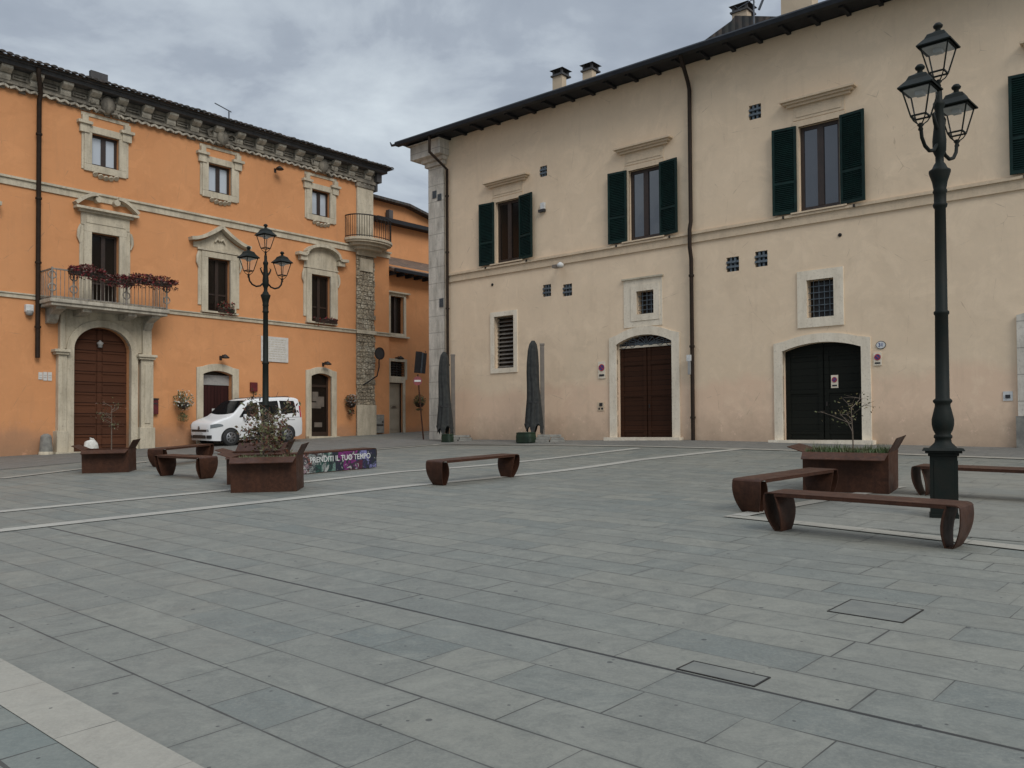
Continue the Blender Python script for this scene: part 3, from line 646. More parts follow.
# raised roof piece and chimneys behind the eaves
RP = [UZ(*q_, 1.2) for q_ in ((690, 58), (700, 43.5), (731, 21), (735, 15.5), (779, 16.5), (830, 14), (830, 40))]
m = MB().prism(RP, 1.2, 5.0); m.build('raised_roof', M['rooft'], rf)
def chimney(xa, xb, yt, ybm, off, kind):
    a = UZ(xa, ybm, off)[0]; b = UZ(xb, ybm, off)[0]; zt = UZ((xa+xb)/2, yt, off)[1]; w = b-a
    if kind: w = b-a
    c = MB().box(a, b, off, off+min(w, .75)*.6, ZE, zt-.36 if kind else zt)
    c = c.build('chimney', M['chim'], rf)
    if kind:
        k = MB().box(a-.05, b+.05, off-.05, off+w+.05, zt-.36, zt-.31).box(a+.0, b-.0, off-.0, off+w+.0, zt-.31, zt-.26)
        for cx in (a, b-.07):
            for cy in (off, off+w-.07): k.box(cx, cx+.07, cy, cy+.07, zt-.26, zt-.14)
        cxm = (a+b)/2; cym = off+w/2; e = w/2+.08
        k.add([(cxm-e, cym-e, zt-.14), (cxm+e, cym-e, zt-.14), (cxm+e, cym+e, zt-.14), (cxm-e, cym+e, zt-.14), (cxm, cym, zt)], [(0, 1, 2, 3), (0, 1, 4), (1, 2, 4), (2, 3, 4), (3, 0, 4)])
        k.build('chimney_cowl', M['darkst'], rf)
chimney(552.5, 562, 65.5, 85, .6, True); chimney(582.5, 592, 60, 78, .7, True); chimney(732, 747, 0, 14, 1.7, True)
chimney(781, 812, -14, 12, .5, False)
p = UZ(754, 22, .3); m = MB().tube([(p[0], .3, ZE), (p[0], .3, p[1]+1.4)], .025, 6)
m.beam((p[0]-.5, .3, p[1]+.55), (p[0]+1.3, .3, p[1]+1.0), .02)
for k in range(5): q = k/4; m.beam((p[0]-.5+1.8*q, .1, p[1]+.55+.45*q), (p[0]-.5+1.8*q, .5, p[1]+.55+.45*q), .01)
m.beam((p[0]+.15, .3, p[1]+.3), (p[0]+.5, .3, p[1]+1.0), .05)
ant = m.build('roof_antenna', M['antenna'], None, loc=(FC.P.x, FC.P.y, FC.Z0), rot=FC.a); tag(ant, 'grey television antenna on the cream palazzo roof between its chimneys', 'antenna')
# downpipes
def pipe(F, par, pts, r=.055, mat='pipe', brackets=True):
    m = MB().tube(pts, r, 10)
    top, bot = pts[-2][2], pts[-1][2]
    z = bot+1.0
    while brackets and z < top-.3: m.tube([(pts[-1][0], pts[-1][1], z-.03), (pts[-1][0], pts[-1][1], z+.03)], r*1.35, 10); z += 2.1
    return m.build('downpipe', M[mat], par)
uA = UZ(447.5, 300, -.12)[0]; uB = UZ(691.5, 290, -.1)[0]
pipe(FC, cr, [(UZ(431, 141, yo)[0], yo-.08, ZE-.1), (UZ(431, 141, yo)[0], yo-.08, ZE-.75), (uA, -.12, zc-.25), (uA, -.12, 0)])
pipe(FC, cr, [(UZ(681.5, 58, yo)[0], yo-.05, ZE-.12), (UZ(681.5, 58, yo)[0], yo-.05, ZE-.2), (uB-.03, -.12, ZE-.72), (uB, -.1, ZE-.95), (uB, -.1, zb1+.35), (uB-.01, -.16, zb1+.1), (uB-.01, -.16, zb0-.15), (uB, -.1, zb0-.5), (uB, -.1, 0)], .06)

# ------------------------------------------------------------------ orange palazzo
UO = FL.uz
orr = root('palazzo', 'three storey orange palazzo with a dark carved cornice, flowered balcony and arched portal', 'building', (FL.P.x, FL.P.y, FL.Z0), FL.a)
OU = []   # openings
def orect(xa, xb, yt, yb): return rect(FL, xa, xb, (xa+xb)/2, yt, yb)
A1, A2, A3 = orect(91.4, 118.6, 138, 167.5), orect(208, 231, 165, 193.5), orect(311.3, 329.5, 190, 216.8)
za = sum(w[3] for w in (A1, A2, A3))/3; zb_ = sum(w[2] for w in (A1, A2, A3))/3; print('upper', A1, A2, A3)
Bd = orect(91, 118.6, 234.5, 308); B2 = orect(207.4, 229.7, 259, 312); B3 = orect(311, 330, 275.5, 322.5); print('mid', Bd, B2, B3)
Pt = orect(72.2, 129.4, 327.6, 449); Pts = UO(100, 351)[1]
G2 = orect(202.7, 232, 371, 440); G3 = orect(310.8, 331, 373.5, 434); print('ground', Pt, G2, G3)
OL, ORt = -7.0, UO(389, 300)[0]; OP = UO(371.5, 180)[0]; zB1a, zB1b = UO(0, 183)[1], UO(0, 174)[1]; zB2a, zB2b = UO(0, 296.2)[1], UO(0, 291)[1]
ZO = UO(200, 109, -.66)[1]; zcor = UO(240, 149)[1]; print('orange', OL, ORt, OP, zB1a, zB1b, zB2a, zB2b, ZO, zcor)
A0 = [A1[0]-4.6, A1[1]-4.6, A1[2], A1[3]]; B0 = [A0[0], A0[1], B2[2], B2[3]]
for w in (A1, A2, A3, A0): w[2], w[3] = zb_, za
m = MB(); hs = [A0, A1, A2, A3, B0, Bd, B2, B3, Pt, G2, G3]
lo = lambda h: [h[0], h[1], -1.3 if h in (Pt, G2, G3) else h[2], h[3]]
wall_mesh(m, OL, OP, zB1b-.02, ZO-.1, [h for h in (A0, A1, A2, A3)])
wall_mesh(m, OL, ORt, -1.3, zB1b-.02, [lo(h) for h in (B0, Bd, B2, B3, Pt, G2, G3)])
m.spandrel(Pt[0], Pt[1], Pts, Pt[3], 0, .34, 20)
for h, s in ((G2, .14), (G3, .13)): m.spandrel(h[0], h[1], h[3]-s, h[3], 0, .34)
m.add([(ORt, 0, -1.3), (ORt, 9, -1.3), (ORt, 9, zB1b-.02), (ORt, 0, zB1b-.02)], [(0, 1, 2, 3)])
m.add([(OP, 0, zB1b-.02), (OP, 9, zB1b-.02), (OP, 9, ZO-.1), (OP, 0, ZO-.1)], [(0, 1, 2, 3)])
m.add([(OL, 0, -1.3), (OL, 9, -1.3), (OL, 9, ZO-.1), (OL, 0, ZO-.1)], [(0, 1, 2, 3)])
m.add([(OL, 9, -1.3), (ORt, 9, -1.3), (ORt, 9, ZO-.1), (OL, 9, ZO-.1)], [(0, 1, 2, 3)])
m.add([(OP, 0, zB1b-.02), (ORt, 0, zB1b-.02), (ORt, 9, zB1b-.02), (OP, 9, zB1b-.02)], [(0, 1, 2, 3)])
m.build('wall', M['orange'], orr)
m = MB()
m.box(OL, ORt+.04, -.05, .02, zB1a, zB1b-.07).box(OL, ORt+.08, -.11, .02, zB1b-.07, zB1b).build('string_course', M['stone'], orr)
m = MB().box(OL, ORt+.03, -.05, .02, zB2a, zB2b-.04).box(OL, ORt+.05, -.09, .02, zB2b-.04, zB2b).build('string_course', M['stone'], orr)
# cornice: frieze, carved brackets, corona
zs_ = ZO-.32
m = MB().box(OL, OP+.08, -.08, .02, zcor, zs_); 
u = OL+.1; k = 0
while u < OP:                                       # ragged stone hanging below the frieze
    w = random.uniform(.18, .4); d = random.uniform(.03, .16); m.box(u, u+w, -.05-.02*random.random(), .02, zcor-d, zcor); u += w+random.uniform(.0, .12)
m.box(OL, OP+.12, -.17, .02, zcor+.02, zcor+.10).box(OL, OP+.1, -.13, .02, zs_-.12, zs_-.003)
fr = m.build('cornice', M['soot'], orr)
m = MB(); u = ORt; u = OP-.35; rnd = 0
hb = zs_-(zcor+.15)
while u > OL+.3:
    y1, y2, y3 = -.10, -.5, -.82
    pr = [(-.06, zcor+.10), (-.17, zcor+.12), (-.22, zcor+.22), (-.19, zcor+.30+hb*.15), (-.26, zcor+.15+hb*.45), (-.36, zcor+.15+hb*.62), (-.42, zcor+.15+hb*.75), (-.43, zs_-.003), (-.06, zs_-.003)]
    bk = MB().prism(pr, u-.17, u+.17, 'x'); bk.build('bracket', M['soot2'], fr, bevel=.01)
    u -= .93
u = OP-.35-.465
while u > OL+.3:
    m2 = MB(); m2.frame(u-.18, u+.18, zcor+.26, zs_-.22, .05, -.14, -.083); m2.build('carved_panel', M['soot'], fr); m2 = MB()
    for q_ in range(3): a_ = u-.30+.30*q_; m2.beam((a_, -.12, zcor-.10), (a_+.16, -.12, zcor-.02), .07); m2.beam((a_+.16, -.12, zcor-.02), (a_+.3, -.12, zcor-.10), .07)
    m2.build('scalloped_edge', M['soot2'], fr); u -= .93
for w in (A1, A2, A3):                             # carved masks above the attic windows
    c = (w[0]+w[1])/2; m = MB()
    m.lathe([(.02, -.34), (.12, -.30), (.22, -.18), (.26, 0), (.2, .16), (.1, .26), (.02, .28)], 10)
    for s in (-1, 1):
        m.tube([(s*.22, 0, .12), (s*.42, 0, .2), (s*.6, 0, .08), (s*.56, 0, -.1), (s*.42, 0, -.08)], [.06, .08, .07, .06, .03], 6); m.tube([(s*.1, 0, -.3), (s*.3, 0, -.26), (s*.42, 0, -.4)], [.05, .06, .03], 6)
    m.v = [(x+c, y*.6-.2, z+zcor+.22) for x, y, z in m.v]; m.build('carved_mask', M['soot'], fr)
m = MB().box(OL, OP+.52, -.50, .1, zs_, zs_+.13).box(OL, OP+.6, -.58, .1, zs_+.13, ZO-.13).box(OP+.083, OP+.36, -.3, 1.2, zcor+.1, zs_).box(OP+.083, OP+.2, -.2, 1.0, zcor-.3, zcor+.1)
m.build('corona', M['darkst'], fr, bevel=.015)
# roof of the orange palazzo with its row of tile ends
m = MB().add([(OL, -.72, ZO-.12), (OP+.72, -.72, ZO-.12), (OP+.72, 4.5, ZO+1.3), (OL, 4.5, ZO+1.3), (OL, 10, ZO-.12), (OP+.72, 10, ZO-.12)], [(0, 1, 2, 3), (3, 2, 5, 4), (1, 5, 2)])
m.add([(OL, -.72, ZO-.129), (OP+.72, -.72, ZO-.129), (OP+.72, 10, ZO-.129), (OL, 10, ZO-.129)], [(0, 1, 2, 3)])
orf = m.build('roof', M['rooft'], orr)
m = MB(); u = OL; sl = 1.42/5.65
while u < OP+.6:
    jz = random.uniform(-.008, .008); jy = random.uniform(-.03, .03)
    for (ya, yb) in ((-.80, -.3),):
        for k in range(5):
            a0_, a1_ = math.pi*k/5, math.pi*(k+1)/5
            q = [(u+.11-.10*math.cos(a0_), ya+jy, ZO-.12+.062*math.sin(a0_)+jz), (u+.11-.10*math.cos(a1_), ya+jy, ZO-.12+.062*math.sin(a1_)+jz)]
            q2 = [(x, yb, z+.14) for x, y, z in q]; m.add(q+q2[::-1], [(0, 1, 2, 3)])
            m.add([(u+.11, ya+jy+.01, ZO-.13+jz), q[0], q[1]], [(0, 1, 2)])
    u += .22
m.build('eave_tiles', M['rooft'], orf)
ca_, cb_, cc_ = [UO(q_, 74, -.5)[0] for q_ in (91, 99, 108)]; m = MB().box(ca_, cb_, -.5, -.35, ZO-.05, UO(92, 70, -.5)[1]).box(cb_, cc_, -.5, -.35, ZO-.05, UO(108, 75, -.5)[1]); m.build('chimney', M['darkst'], orf)
p = UO(229, 114, -.6); m = MB().tube([(p[0], -.6, ZO-.1), (p[0], -.6, p[1]+.1)], .03, 5).beam((p[0]-.6, -.6, p[1]+.25), (p[0]+.1, -.6, p[1]+.1), .03); m.build('roof_bracket', M['antenna'], orf)
# pilaster: plain above, rubble below
pa, pb = UO(356, 230)[0], UO(371.5, 230)[0]
MB().box(pa, pb+.03, -.09, .04, zB1b, zcor-.25).build('pilaster', M['stone'], orr)
MB().box(pa-.06, pb+.06, -.14, .04, zcor-.25, zcor-.05).box(pa-.1, pb+.1, -.2, .04, zcor-.05, zcor+.06).build('pilaster_capital', M['soot'], orr)
pa2, pb2 = UO(355.5, 300)[0], UO(373.5, 300)[0]
m = MB().box(pa2+.02, pb2-.02, -.06, .04, -1, zB2a).box(pa2+.02, pb2-.02, -.06, .04, zB2b, zB1a); rs_ = random.Random(5)
for za0, zb0_ in ((UO(365, 405)[1], zB2a-.01), (zB2b+.01, zB1a-.13)):
    z = za0
    while z < zb0_-.05:
        hh = min(rs_.uniform(.13, .30), zb0_-z); u = pa2+rs_.uniform(-.03, .04)
        while u < pb2-.06:
            w_ = min(rs_.uniform(.14, .42), pb2+rs_.uniform(-.02, .04)-u)
            if w_ > .05: d_ = rs_.uniform(.085, .125); m.box(u+.008, u+w_-.008, -d_, -.05, z+.008, z+hh-.010, .006)
            u += w_
        z += hh
pl_ = m.build('rubble_pilaster', M['rubble'], orr, bevel=.008)
for q_ in ((pa2-.03, pb2+.03, -.15, -.103, -1, UO(365, 405)[1]), (pa2-.03, pb2+.03, -.17, -.103, zB2a, zB2b), (pa2-.03, pb2+.03, -.17, -.103, zB1a-.12, zB1b), (pa2+.15, pb2-.15, -.15, -.103, UO(365, 272)[1], zB1a-.25)): MB().box(*q_).build('pilaster_block', M['stone'], pl_)
# attic windows
def attic(w):
    x0, x1, z0, z1 = w; m = MB().frame(x0, x1, z0, z1, .26, -.07, .04, wt=.24, wb=.24); m.box(x0-.33, x1+.33, -.05, .02, z0-.24, z0-.02-.28) if False else None
    m.box(x0-.34, x0-.26, -.04, .02, z0-.2, z1+.24).box(x1+.26, x1+.34, -.04, .02, z0-.2, z1+.24)
    win = m.build('window', M['stone'], orr, bevel=.015)
    h = MB(); zt = z1+.24
    for s, xx in ((-1, x0-.26), (1, x1+.26)): MB().box(xx-.24, xx+.24, -.18, .02, zt+.002, zt+.10).box(xx-.16, xx+.16, -.11, .02, zt-.28, zt).box(xx-.1, xx+.1, -.15, .02, zt+.10, zt+.3).build('ear', M['stone'], win)
    h.box(x0-.36, x1+.36, -.03, .02, zt+.31, min(zt+.42, zcor-.02))
    h.build('moulding', M['stone'], win); h = MB()
    for k in range(5): a = (x0+x1)/2-.36+.18*k; h.tube([(a, -.05, z0-.26-.10*math.sin(math.pi*(k+.5)/5)), (a, -.09, z0-.30-.10*math.sin(math.pi*(k+.5)/5))], .09, 8)
    h.build('apron', M['stone'], win)
    m = MB(); y = .14; w_ = .09; m.box(x0, x0+w_, y, y+.07, z0, z1).box(x1-w_, x1, y, y+.07, z0, z1).box(x0+w_, x1-w_, y, y+.07, z0, z0+w_).box(x0+w_, x1-w_, y, y+.07, z1-w_, z1); c = (x0+x1)/2; m.box(c-.08, c+.08, y-.01, y+.06, z0+w_, z1-w_)
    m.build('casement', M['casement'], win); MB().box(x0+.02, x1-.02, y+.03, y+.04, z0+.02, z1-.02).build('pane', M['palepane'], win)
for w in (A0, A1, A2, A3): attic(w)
def orange_window(w, ped, door=False):
    x0, x1, z0, z1 = w; m = MB().frame(x0, x1, z0, z1, .26, -.07, .04, wt=.22, wb=0 if door else .0)
    m.box(x0-.40, x0-.26, -.04, .02, z0+.2, z1+.22).box(x1+.26, x1+.40, -.04, .02, z0+.2, z1+.22)
    win = m.build('window', M['stone'], orr, bevel=.012); zt = z1+.22; c = (x0+x1)/2; hw = (x1-x0)/2+.44
    h = MB()
    for s, xx in ((-1, x0-.40), (1, x1+.40)):       # side scrolls
        h.tube([(xx, -.06, z1+.15), (xx+s*.04, -.06, z1-.02), (xx+s*.06, -.06, z1-.22), (xx+s*.0, -.06, z1-.42)], [.04, .06, .05, .02], 6)
    if ped == 'broken':
        h.box(x0-.36, x1+.36, -.06, .02, zt, zt+.42).box(x0-.2, x1+.2, -.08, -.06, zt+.08, zt+.34).box(x0-.46, x1+.46, -.16, .02, zt+.42, zt+.50).box(x0-.60, x1+.60, -.28, .02, zt+.50, zt+.58)
        for s in (-1, 1):
            ex = hw+.16; P_ = []
            for i in range(9):
                t = i/8; P_.append((c+s*(ex-.72*t), zt+.60+.40*math.sin(t*math.pi*.5)))
            for (a, b) in zip(P_, P_[1:]):
                h.beam((a[0], -.14, a[1]+.05), (b[0], -.14, b[1]+.05), .28, .11)
            h.tube([(c+s*(ex-.76), -.24, zt+.90), (c+s*(ex-.76), .0, zt+.90)], .11, 10)
    elif ped == 'ogee':
        zz = zt+.02
        h.box(x0-.44, x1+.44, -.10, .02, zz, zz+.08)
        pts = []
        for i in range(25):
            t = -1+2*i/24; a = abs(t); z = zz+.34+.62*(1-a)**1.6*(1.0)+.06*math.cos(a*math.pi*1.0)*0+(.10 if a > .9 else 0)*0
            pts.append((c+t*(hw+.34), z))
        for a, b in zip(pts, pts[1:]): h.beam((a[0], -.15, a[1]), (b[0], -.15, b[1]), .30, .12)
        poly = [(c-hw-.1, zz+.08)]+[(p[0]*.86+c*.14, p[1]-.08) for p in pts]+[(c+hw+.1, zz+.08)]
        for a, b in zip(poly[1:-1], poly[2:-1]): h.add([(a[0], -.04, zz+.08), (b[0], -.04, zz+.08), (b[0], -.04, b[1]), (a[0], -.04, a[1])], [(0, 1, 2, 3)])
        for s in (-1, 1): h.tube([(c+s*.22, -.10, zz+.36), (c+s*.12, -.10, zz+.5), (c+s*.02, -.10, zz+.42)], [.03, .06, .04], 6)
    elif ped == 'round':
        zz = zt+.02; h.box(x0-.40, x1+.40, -.08, .02, zz, zz+.06)
        pts = [(c-(hw+.36), zz+.52), (c-hw-.02, zz+.5)]
        for i in range(13): t = math.pi*i/12; pts.append((c-(hw-.06)*math.cos(t), zz+.52+.46*math.sin(t)))
        pts += [(c+hw+.02, zz+.5), (c+(hw+.36), zz+.52)]
        for a, b in zip(pts, pts[1:]): h.beam((a[0], -.15, a[1]), (b[0], -.15, b[1]), .30, .12)
        for s in (-1, 1): h.box(c+s*(hw+.04)-.17, c+s*(hw+.04)+.17, -.22, .02, zz+.26, zz+.44)
        for a, b in zip(pts[2:-2], pts[3:-2]): h.add([(a[0], -.04, zz+.06), (b[0], -.04, zz+.06), (b[0], -.04, b[1]), (a[0], -.04, a[1])], [(0, 1, 2, 3)])
    h.build('pediment', M['stone'], win)
    m = MB(); y = .16; w_ = .08; zk = z0; m.box(x0, x0+w_, y, y+.07, z0, z1).box(x1-w_, x1, y, y+.07, z0, z1).box(x0+w_, x1-w_, y, y+.07, z0, z0+w_).box(x0+w_, x1-w_, y, y+.07, z1-w_, z1); m.box(c-.07, c+.07, y-.01, y+.06, z0+w_, z1-w_)
    m.box(x0+w_, x1-w_, y+.01, y+.05, z0+(z1-z0)*.33-.03, z0+(z1-z0)*.33+.03)
    m.build('casement', M['casement'], win); MB().box(x0+.02, x1-.02, y+.03, y+.04, z0+.02, z1-.02).build('pane', M['darkpane'], win)
    if not door: MB().box(x0-.3, x1+.3, -.16, .04, z0-.07, z0-.003).build('sill', M['stone'], win)
    return win
orange_window(B0, 'ogee'); orange_window(B2, 'ogee'); orange_window(B3, 'round'); orange_window(Bd, 'broken', True)
# portal
px0, px1 = UO(53, 400)[0], UO(151, 400)[0]
gO = lambda u: gz(*FL.w(u, 0))-FL.Z0
g0 = gO(2.5)-.3; zpt = zB2a-.02
m = MB().archring(Pt[0], Pt[1], g0, Pts, Pt[3], .24, -.16, .05, 22); por = m.build('portal', M['stone'], orr, bevel=.012)
m = MB()
ring = m.arch_pts(Pt[0], Pt[1], Pts, Pt[3], 22, .24)
for (a, b), (c, d) in zip(ring, ring[1:]): m.add([(a, -.10, b), (c, -.10, d), (c, -.10, zpt), (a, -.10, zpt)], [(0, 1, 2, 3)])
m.box(px0+.25, Pt[0]-.243, -.10, .02, Pts, zpt).box(Pt[1]+.243, px1-.25, -.10, .02, Pts, zpt)
m.build('spandrel', M['stone'], por)
for s, (a, b) in enumerate(((px0, Pt[0]-.243), (Pt[1]+.243, px1))):
    m = MB().box(a+.08, b-.02, -.22, .03, g0, Pts-.22).box(a+.0, b+.0, -.32, .03, g0, gO(a)+.75)
    m.box(a+.2, b-.14, -.25, -.22, gO(a)+.9, Pts-.4); m.box(a-.02, b+.02, -.30, .03, Pts-.22, Pts-.14).box(a-.08, b+.06, -.36, .03, Pts-.14, Pts-.05)
    m.box(a+.14, b-.08, -.2, .03, Pts-.05, zpt-.3).build('pier', M['stone'], por, bevel=.012)
m = MB(); c = (Pt[0]+Pt[1])/2
m.box(Pt[0]-.05, c-.008, .22, .28, g0, Pt[3]+.05).box(c+.008, Pt[1]+.05, .22, .28, g0, Pt[3]+.05).box(c-.07, c+.07, .18, .22, g0, Pt[3]).box(Pt[0]-.05, Pt[1]+.05, .3, .31, g0, Pt[3]+.05)
z = gO(2.5)+.12
while z < Pt[3]-.1:
    for a, b in ((Pt[0]+.07, c-.12), (c+.12, Pt[1]-.07)): m.box(a, b, .195, .22, z+.03, z+.31)
    z += .36
dr = m.build('portal_door', M['bwood'], por)
MB().lathe([(.03, 0), (.08, .02), (.08, .1), (.12, .16), (.05, .22), (.02, .26)], 8, (c, .12)).build('door_lamp', M['greypanel'], dr)
C.objects[-1].location.z = Pts+.12
MB().box(px0-.1, px1+.1, -.5, -.1, g0, gO(2.5)+.02).build('step', M['stone'], por)
# shop doors
def shop(w, s, sw, kind):
    g = gO((w[0]+w[1])/2); sr = MB().archring(w[0], w[1], g-.3, w[3]-s, w[3], sw, -.06, .05).build('door_surround', M['stone'], orr, bevel=.01)
    d = MB(); c = (w[0]+w[1])/2
    if kind == 'maroon':
        d.box(w[0]-.04, c-.006, .24, .3, g-.3, w[3]-.55).box(c+.006, w[1]+.04, .24, .3, g-.3, w[3]-.55); d = d.build('door', M['maroon'], sr)
        MB().box(w[0]-.02, w[1]+.02, .22, .3, w[3]-.53, w[3]-.15).build('transom_panel', M['greypanel'], sr)
        MB().box(w[0]-.02, w[1]+.02, .28, .3, w[3]-.15, w[3]+.05).build('fanlight', M['darkpane'], sr)
        MB().box(c-.1, c+.35, .225, .235, g+.9, g+1.35).build('notice', M['white'], d)
    else:
        d.box(w[0], w[0]+.09, .2, .28, g-.3, w[3]+.02).box(w[1]-.09, w[1], .2, .28, g-.3, w[3]+.02).box(w[0]+.09, w[1]-.09, .2, .28, g+2.15, g+2.25).box(w[0]+.09, w[1]-.09, .2, .28, g-.3, g+.25); d = d.build('door', M['casement'], sr)
        MB().box(w[0]+.03, w[1]-.03, .24, .25, g, w[3]+.02).build('pane', M['darkpane'], d)
        for q_ in ((w[0]+.25, w[1]-.5, .225, .238, g+1.55, g+1.95), (w[0]+.2, w[1]-.35, .228, .238, g+1.25, g+1.5), (w[0]+.45, w[1]-.2, .218, .226, g+1.32, g+1.75), (w[0]+.35, w[0]+.75, .225, .238, g+.45, g+.65)): MB().box(*q_).build('notice', M['mast'], d)
    MB().box(w[0]-sw, w[1]+sw, -.25, .3, g-.3, g+.06).build('threshold', M['stone'], sr)
    return sr
shop(G2, .14, .27, 'maroon'); shop(G3, .13, .27, 'glass')
# main balcony
bx0, bx1 = UO(50.5, 300, -1.05)[0], UO(170, 305, -1.05)[0]; zsl = UO(105, 306, -1.1)[1]; pr = 1.05
m = MB().box(bx0, bx1, -pr, -.02, zsl-.02, zsl+.10).box(bx0+.05, bx1-.05, -pr+.06, -.02, zsl-.12, zsl-.02); bal = m.build('balcony', M['soot2'], orr, bevel=.02)
for t in (.10, .31, .69, .90):
    u = bx0+(bx1-bx0)*t; P_ = [(-.0, zsl-.12), (-.85, zsl-.12), (-.85, zsl-.20), (-.6, zsl-.27), (-.4, zsl-.34), (-.32, zsl-.48), (-.2, zsl-.60), (-.0, zsl-.62)] if t in (.10, .90) else [(-.12, zsl-.12), (-.85, zsl-.12), (-.85, zsl-.22), (-.5, zsl-.30), (-.12, zsl-.32)]
    MB().prism(P_, u-.15, u+.15, 'x').build('corbel', M['soot2'], bal, bevel=.01)
def railing(m, pts, z0, h, gap=.13, r=.011):
    for a, b in zip(pts, pts[1:]):
        a, b = Vector((*a, 0)), Vector((*b, 0)); L = (b-a).length; k = max(1, round(L/gap))
        for zz, w in ((z0+.07, .03), (z0+h, .045)): m.beam((a.x, a.y, zz), (b.x, b.y, zz), w)
        for i in range(k+1): p = a+(b-a)*i/k; m.tube([(p.x, p.y, z0), (p.x, p.y, z0+h)], r, 5)
ra_ = MB(); railing(ra_, [(bx0+.08, -.05), (bx0+.08, -pr+.08), (bx1-.08, -pr+.08), (bx1-.08, -.05)], zsl+.10, .95)
ra_.build('railing', M['palemetal'], bal)
for u in (bx0+.08, bx0+.75, bx0+(bx1-bx0)*.62, bx1-.08):
    ra_ = MB(); ra_.tube([(u, -pr+.08, zsl+.1), (u, -pr+.08, zsl+1.1)], .035, 6)
    for zz in (.35, .75): ra_.tube([(u+.12*math.cos(a), -pr+.08, zsl+.1+zz+.12*math.sin(a)) for a in [k*math.pi/5 for k in range(11)]], .022, 5)
    ra_.build('railing_ornament', M['palemetal'], bal)
ZRAIL = zsl+1.05
# corner balcony on the pilaster
cu = (UO(348, 240, -.4)[0]+UO(389, 240, -.4)[0])/2+.15; zc2 = UO(368, 239, -.7)[1]; cw = 1.22
def half(r, y=0, n=14): return [(cu+cw*r*math.cos(math.pi+math.pi*i/n), -.02-.95*r*abs(math.sin(math.pi*i/n))**.7) for i in range(n+1)]
m = MB()
for r0, za_, zb2_ in ((1.0, -.06, .05), (.95, -.14, -.06), (.8, -.26, -.14), (.6, -.4, -.26)): m.prism(half(r0), zc2+za_, zc2+zb2_, 'z')
cb = m.build('balcony', M['stone'], orr, bevel=.01)
m = MB(); railing(m, half(.95), zc2+.05, .98, .12, .012); m.build('railing', M['iron'], cb)
# downpipe at left
ud = UO(38.3, 250, -.14)[0]; uz0 = UO(40, 100)[1]
pipe(FL, orr, [(UO(43, 75, -.9)[0], -.56, zs_+.1), (UO(43, 75, -.9)[0], -.56, zs_-.1), (ud, -.25, zcor-.05), (ud, -.14, zcor-.3), (ud, -.14, UO(36, 358)[1])], .075)
# ------------------------------------------------------------------ orange wing
wg = root('orange_house', 'lower orange house behind the palazzo corner with a brown tiled lean-to roof and pale door', 'building', (FL.P.x, FL.P.y, FL.Z0), FL.a)
WO = .22
def wrect(xa, xb, yt, yb): a = rect(FL, xa, xb, (xa+xb)/2, yt, yb, WO); return a
w1 = wrect(390, 403.5, 296.5, 333.5); w2 = wrect(390, 404.4, 361.7, 376.5); w3 = wrect(388.8, 402.6, 382.7, 432)
zt1 = UO(400, 270, WO-.5)[1]; WR = ORt+9
m = MB(); wall_mesh(m, ORt+.003, WR, -1.3, zt1+.3, [w1, w2, [w3[0], w3[1], -1.3, w3[3]]], WO)
zu1 = UO(373, 197, 3.0)[1]; ub1 = UO(410, 206, 3.0)[0]; ub2 = UO(428.5, 215.5, 3.0); zl = zB1b-.4
ua0 = OP-.5; m.add([(ua0, 3, zl-4), (WR, 3, zl-4), (WR, 3, UO(440, 222, 3)[1]), (ub2[0], 3, ub2[1]), (ub1, 3, UO(410, 206, 3)[1]), (ua0, 3, UO(372, 196, 3)[1])], [(0, 1, 2, 3, 4, 5)])
m.add([(ua0, 3, zl-4), (ua0, 9, zl-4), (ua0, 9, zu1), (ua0, 3, zu1)], [(0, 1, 2, 3)]); m.add([(WR, WO, -1.3), (WR, 9, -1.3), (WR, 9, zt1), (WR, WO, zt1)], [(0, 1, 2, 3)])
m.build('wall', M['orange'], wg)
zlt = UO(392, 248, 1.6)[1]
m = MB().prism([(WO-.55, zt1), (2.98, zt1+ (3-WO+.55)*.42), (2.98, zt1+(3-WO+.55)*.42-.15), (WO-.55, zt1-.13)], ORt+.02, WR, 'x').build('roof', M['rooft2'], wg)
rr = C.objects[-1]
m = MB(); u = ORt+.1
while u < WR: m.box(u, u+.1, WO-.5, WO+.1, zt1-.24, zt1-.06); u += .55
m.build('rafter_tails', M['rafter'], rr)
m = MB().box(ORt+.02, WR, WO-.66, WO-.55, zt1-.12, zt1+.02); m.build('gutter', M['gutter'], rr)
q = [UO(372, 195.5, 2.6), UO(410, 205.5, 2.6), UO(428.5, 215, 2.6), UO(445, 224, 2.6)]
m = MB()
for a, b in zip(q, q[1:]): m.beam((a[0], 3.4, a[1]+.03), (b[0], 3.4, b[1]+.03), 1.6, .13)
m.build('upper_roof', M['rooft'], wg)
a, b = UO(377, 217.5, 2.6), UO(440, 232, 2.6)
m = MB().beam((a[0], 2.8, a[1]), (b[0], 2.8, b[1]), .55, .2); m.build('lower_eave', M['rafter'], wg)
p = UO(390.5, 217, 2.7); m = MB().box(p[0]-.13, p[0]+.13, 2.65, 2.9, p[1]-.3, p[1]+.35).build('chimney_pot', M['darkst'], wg)
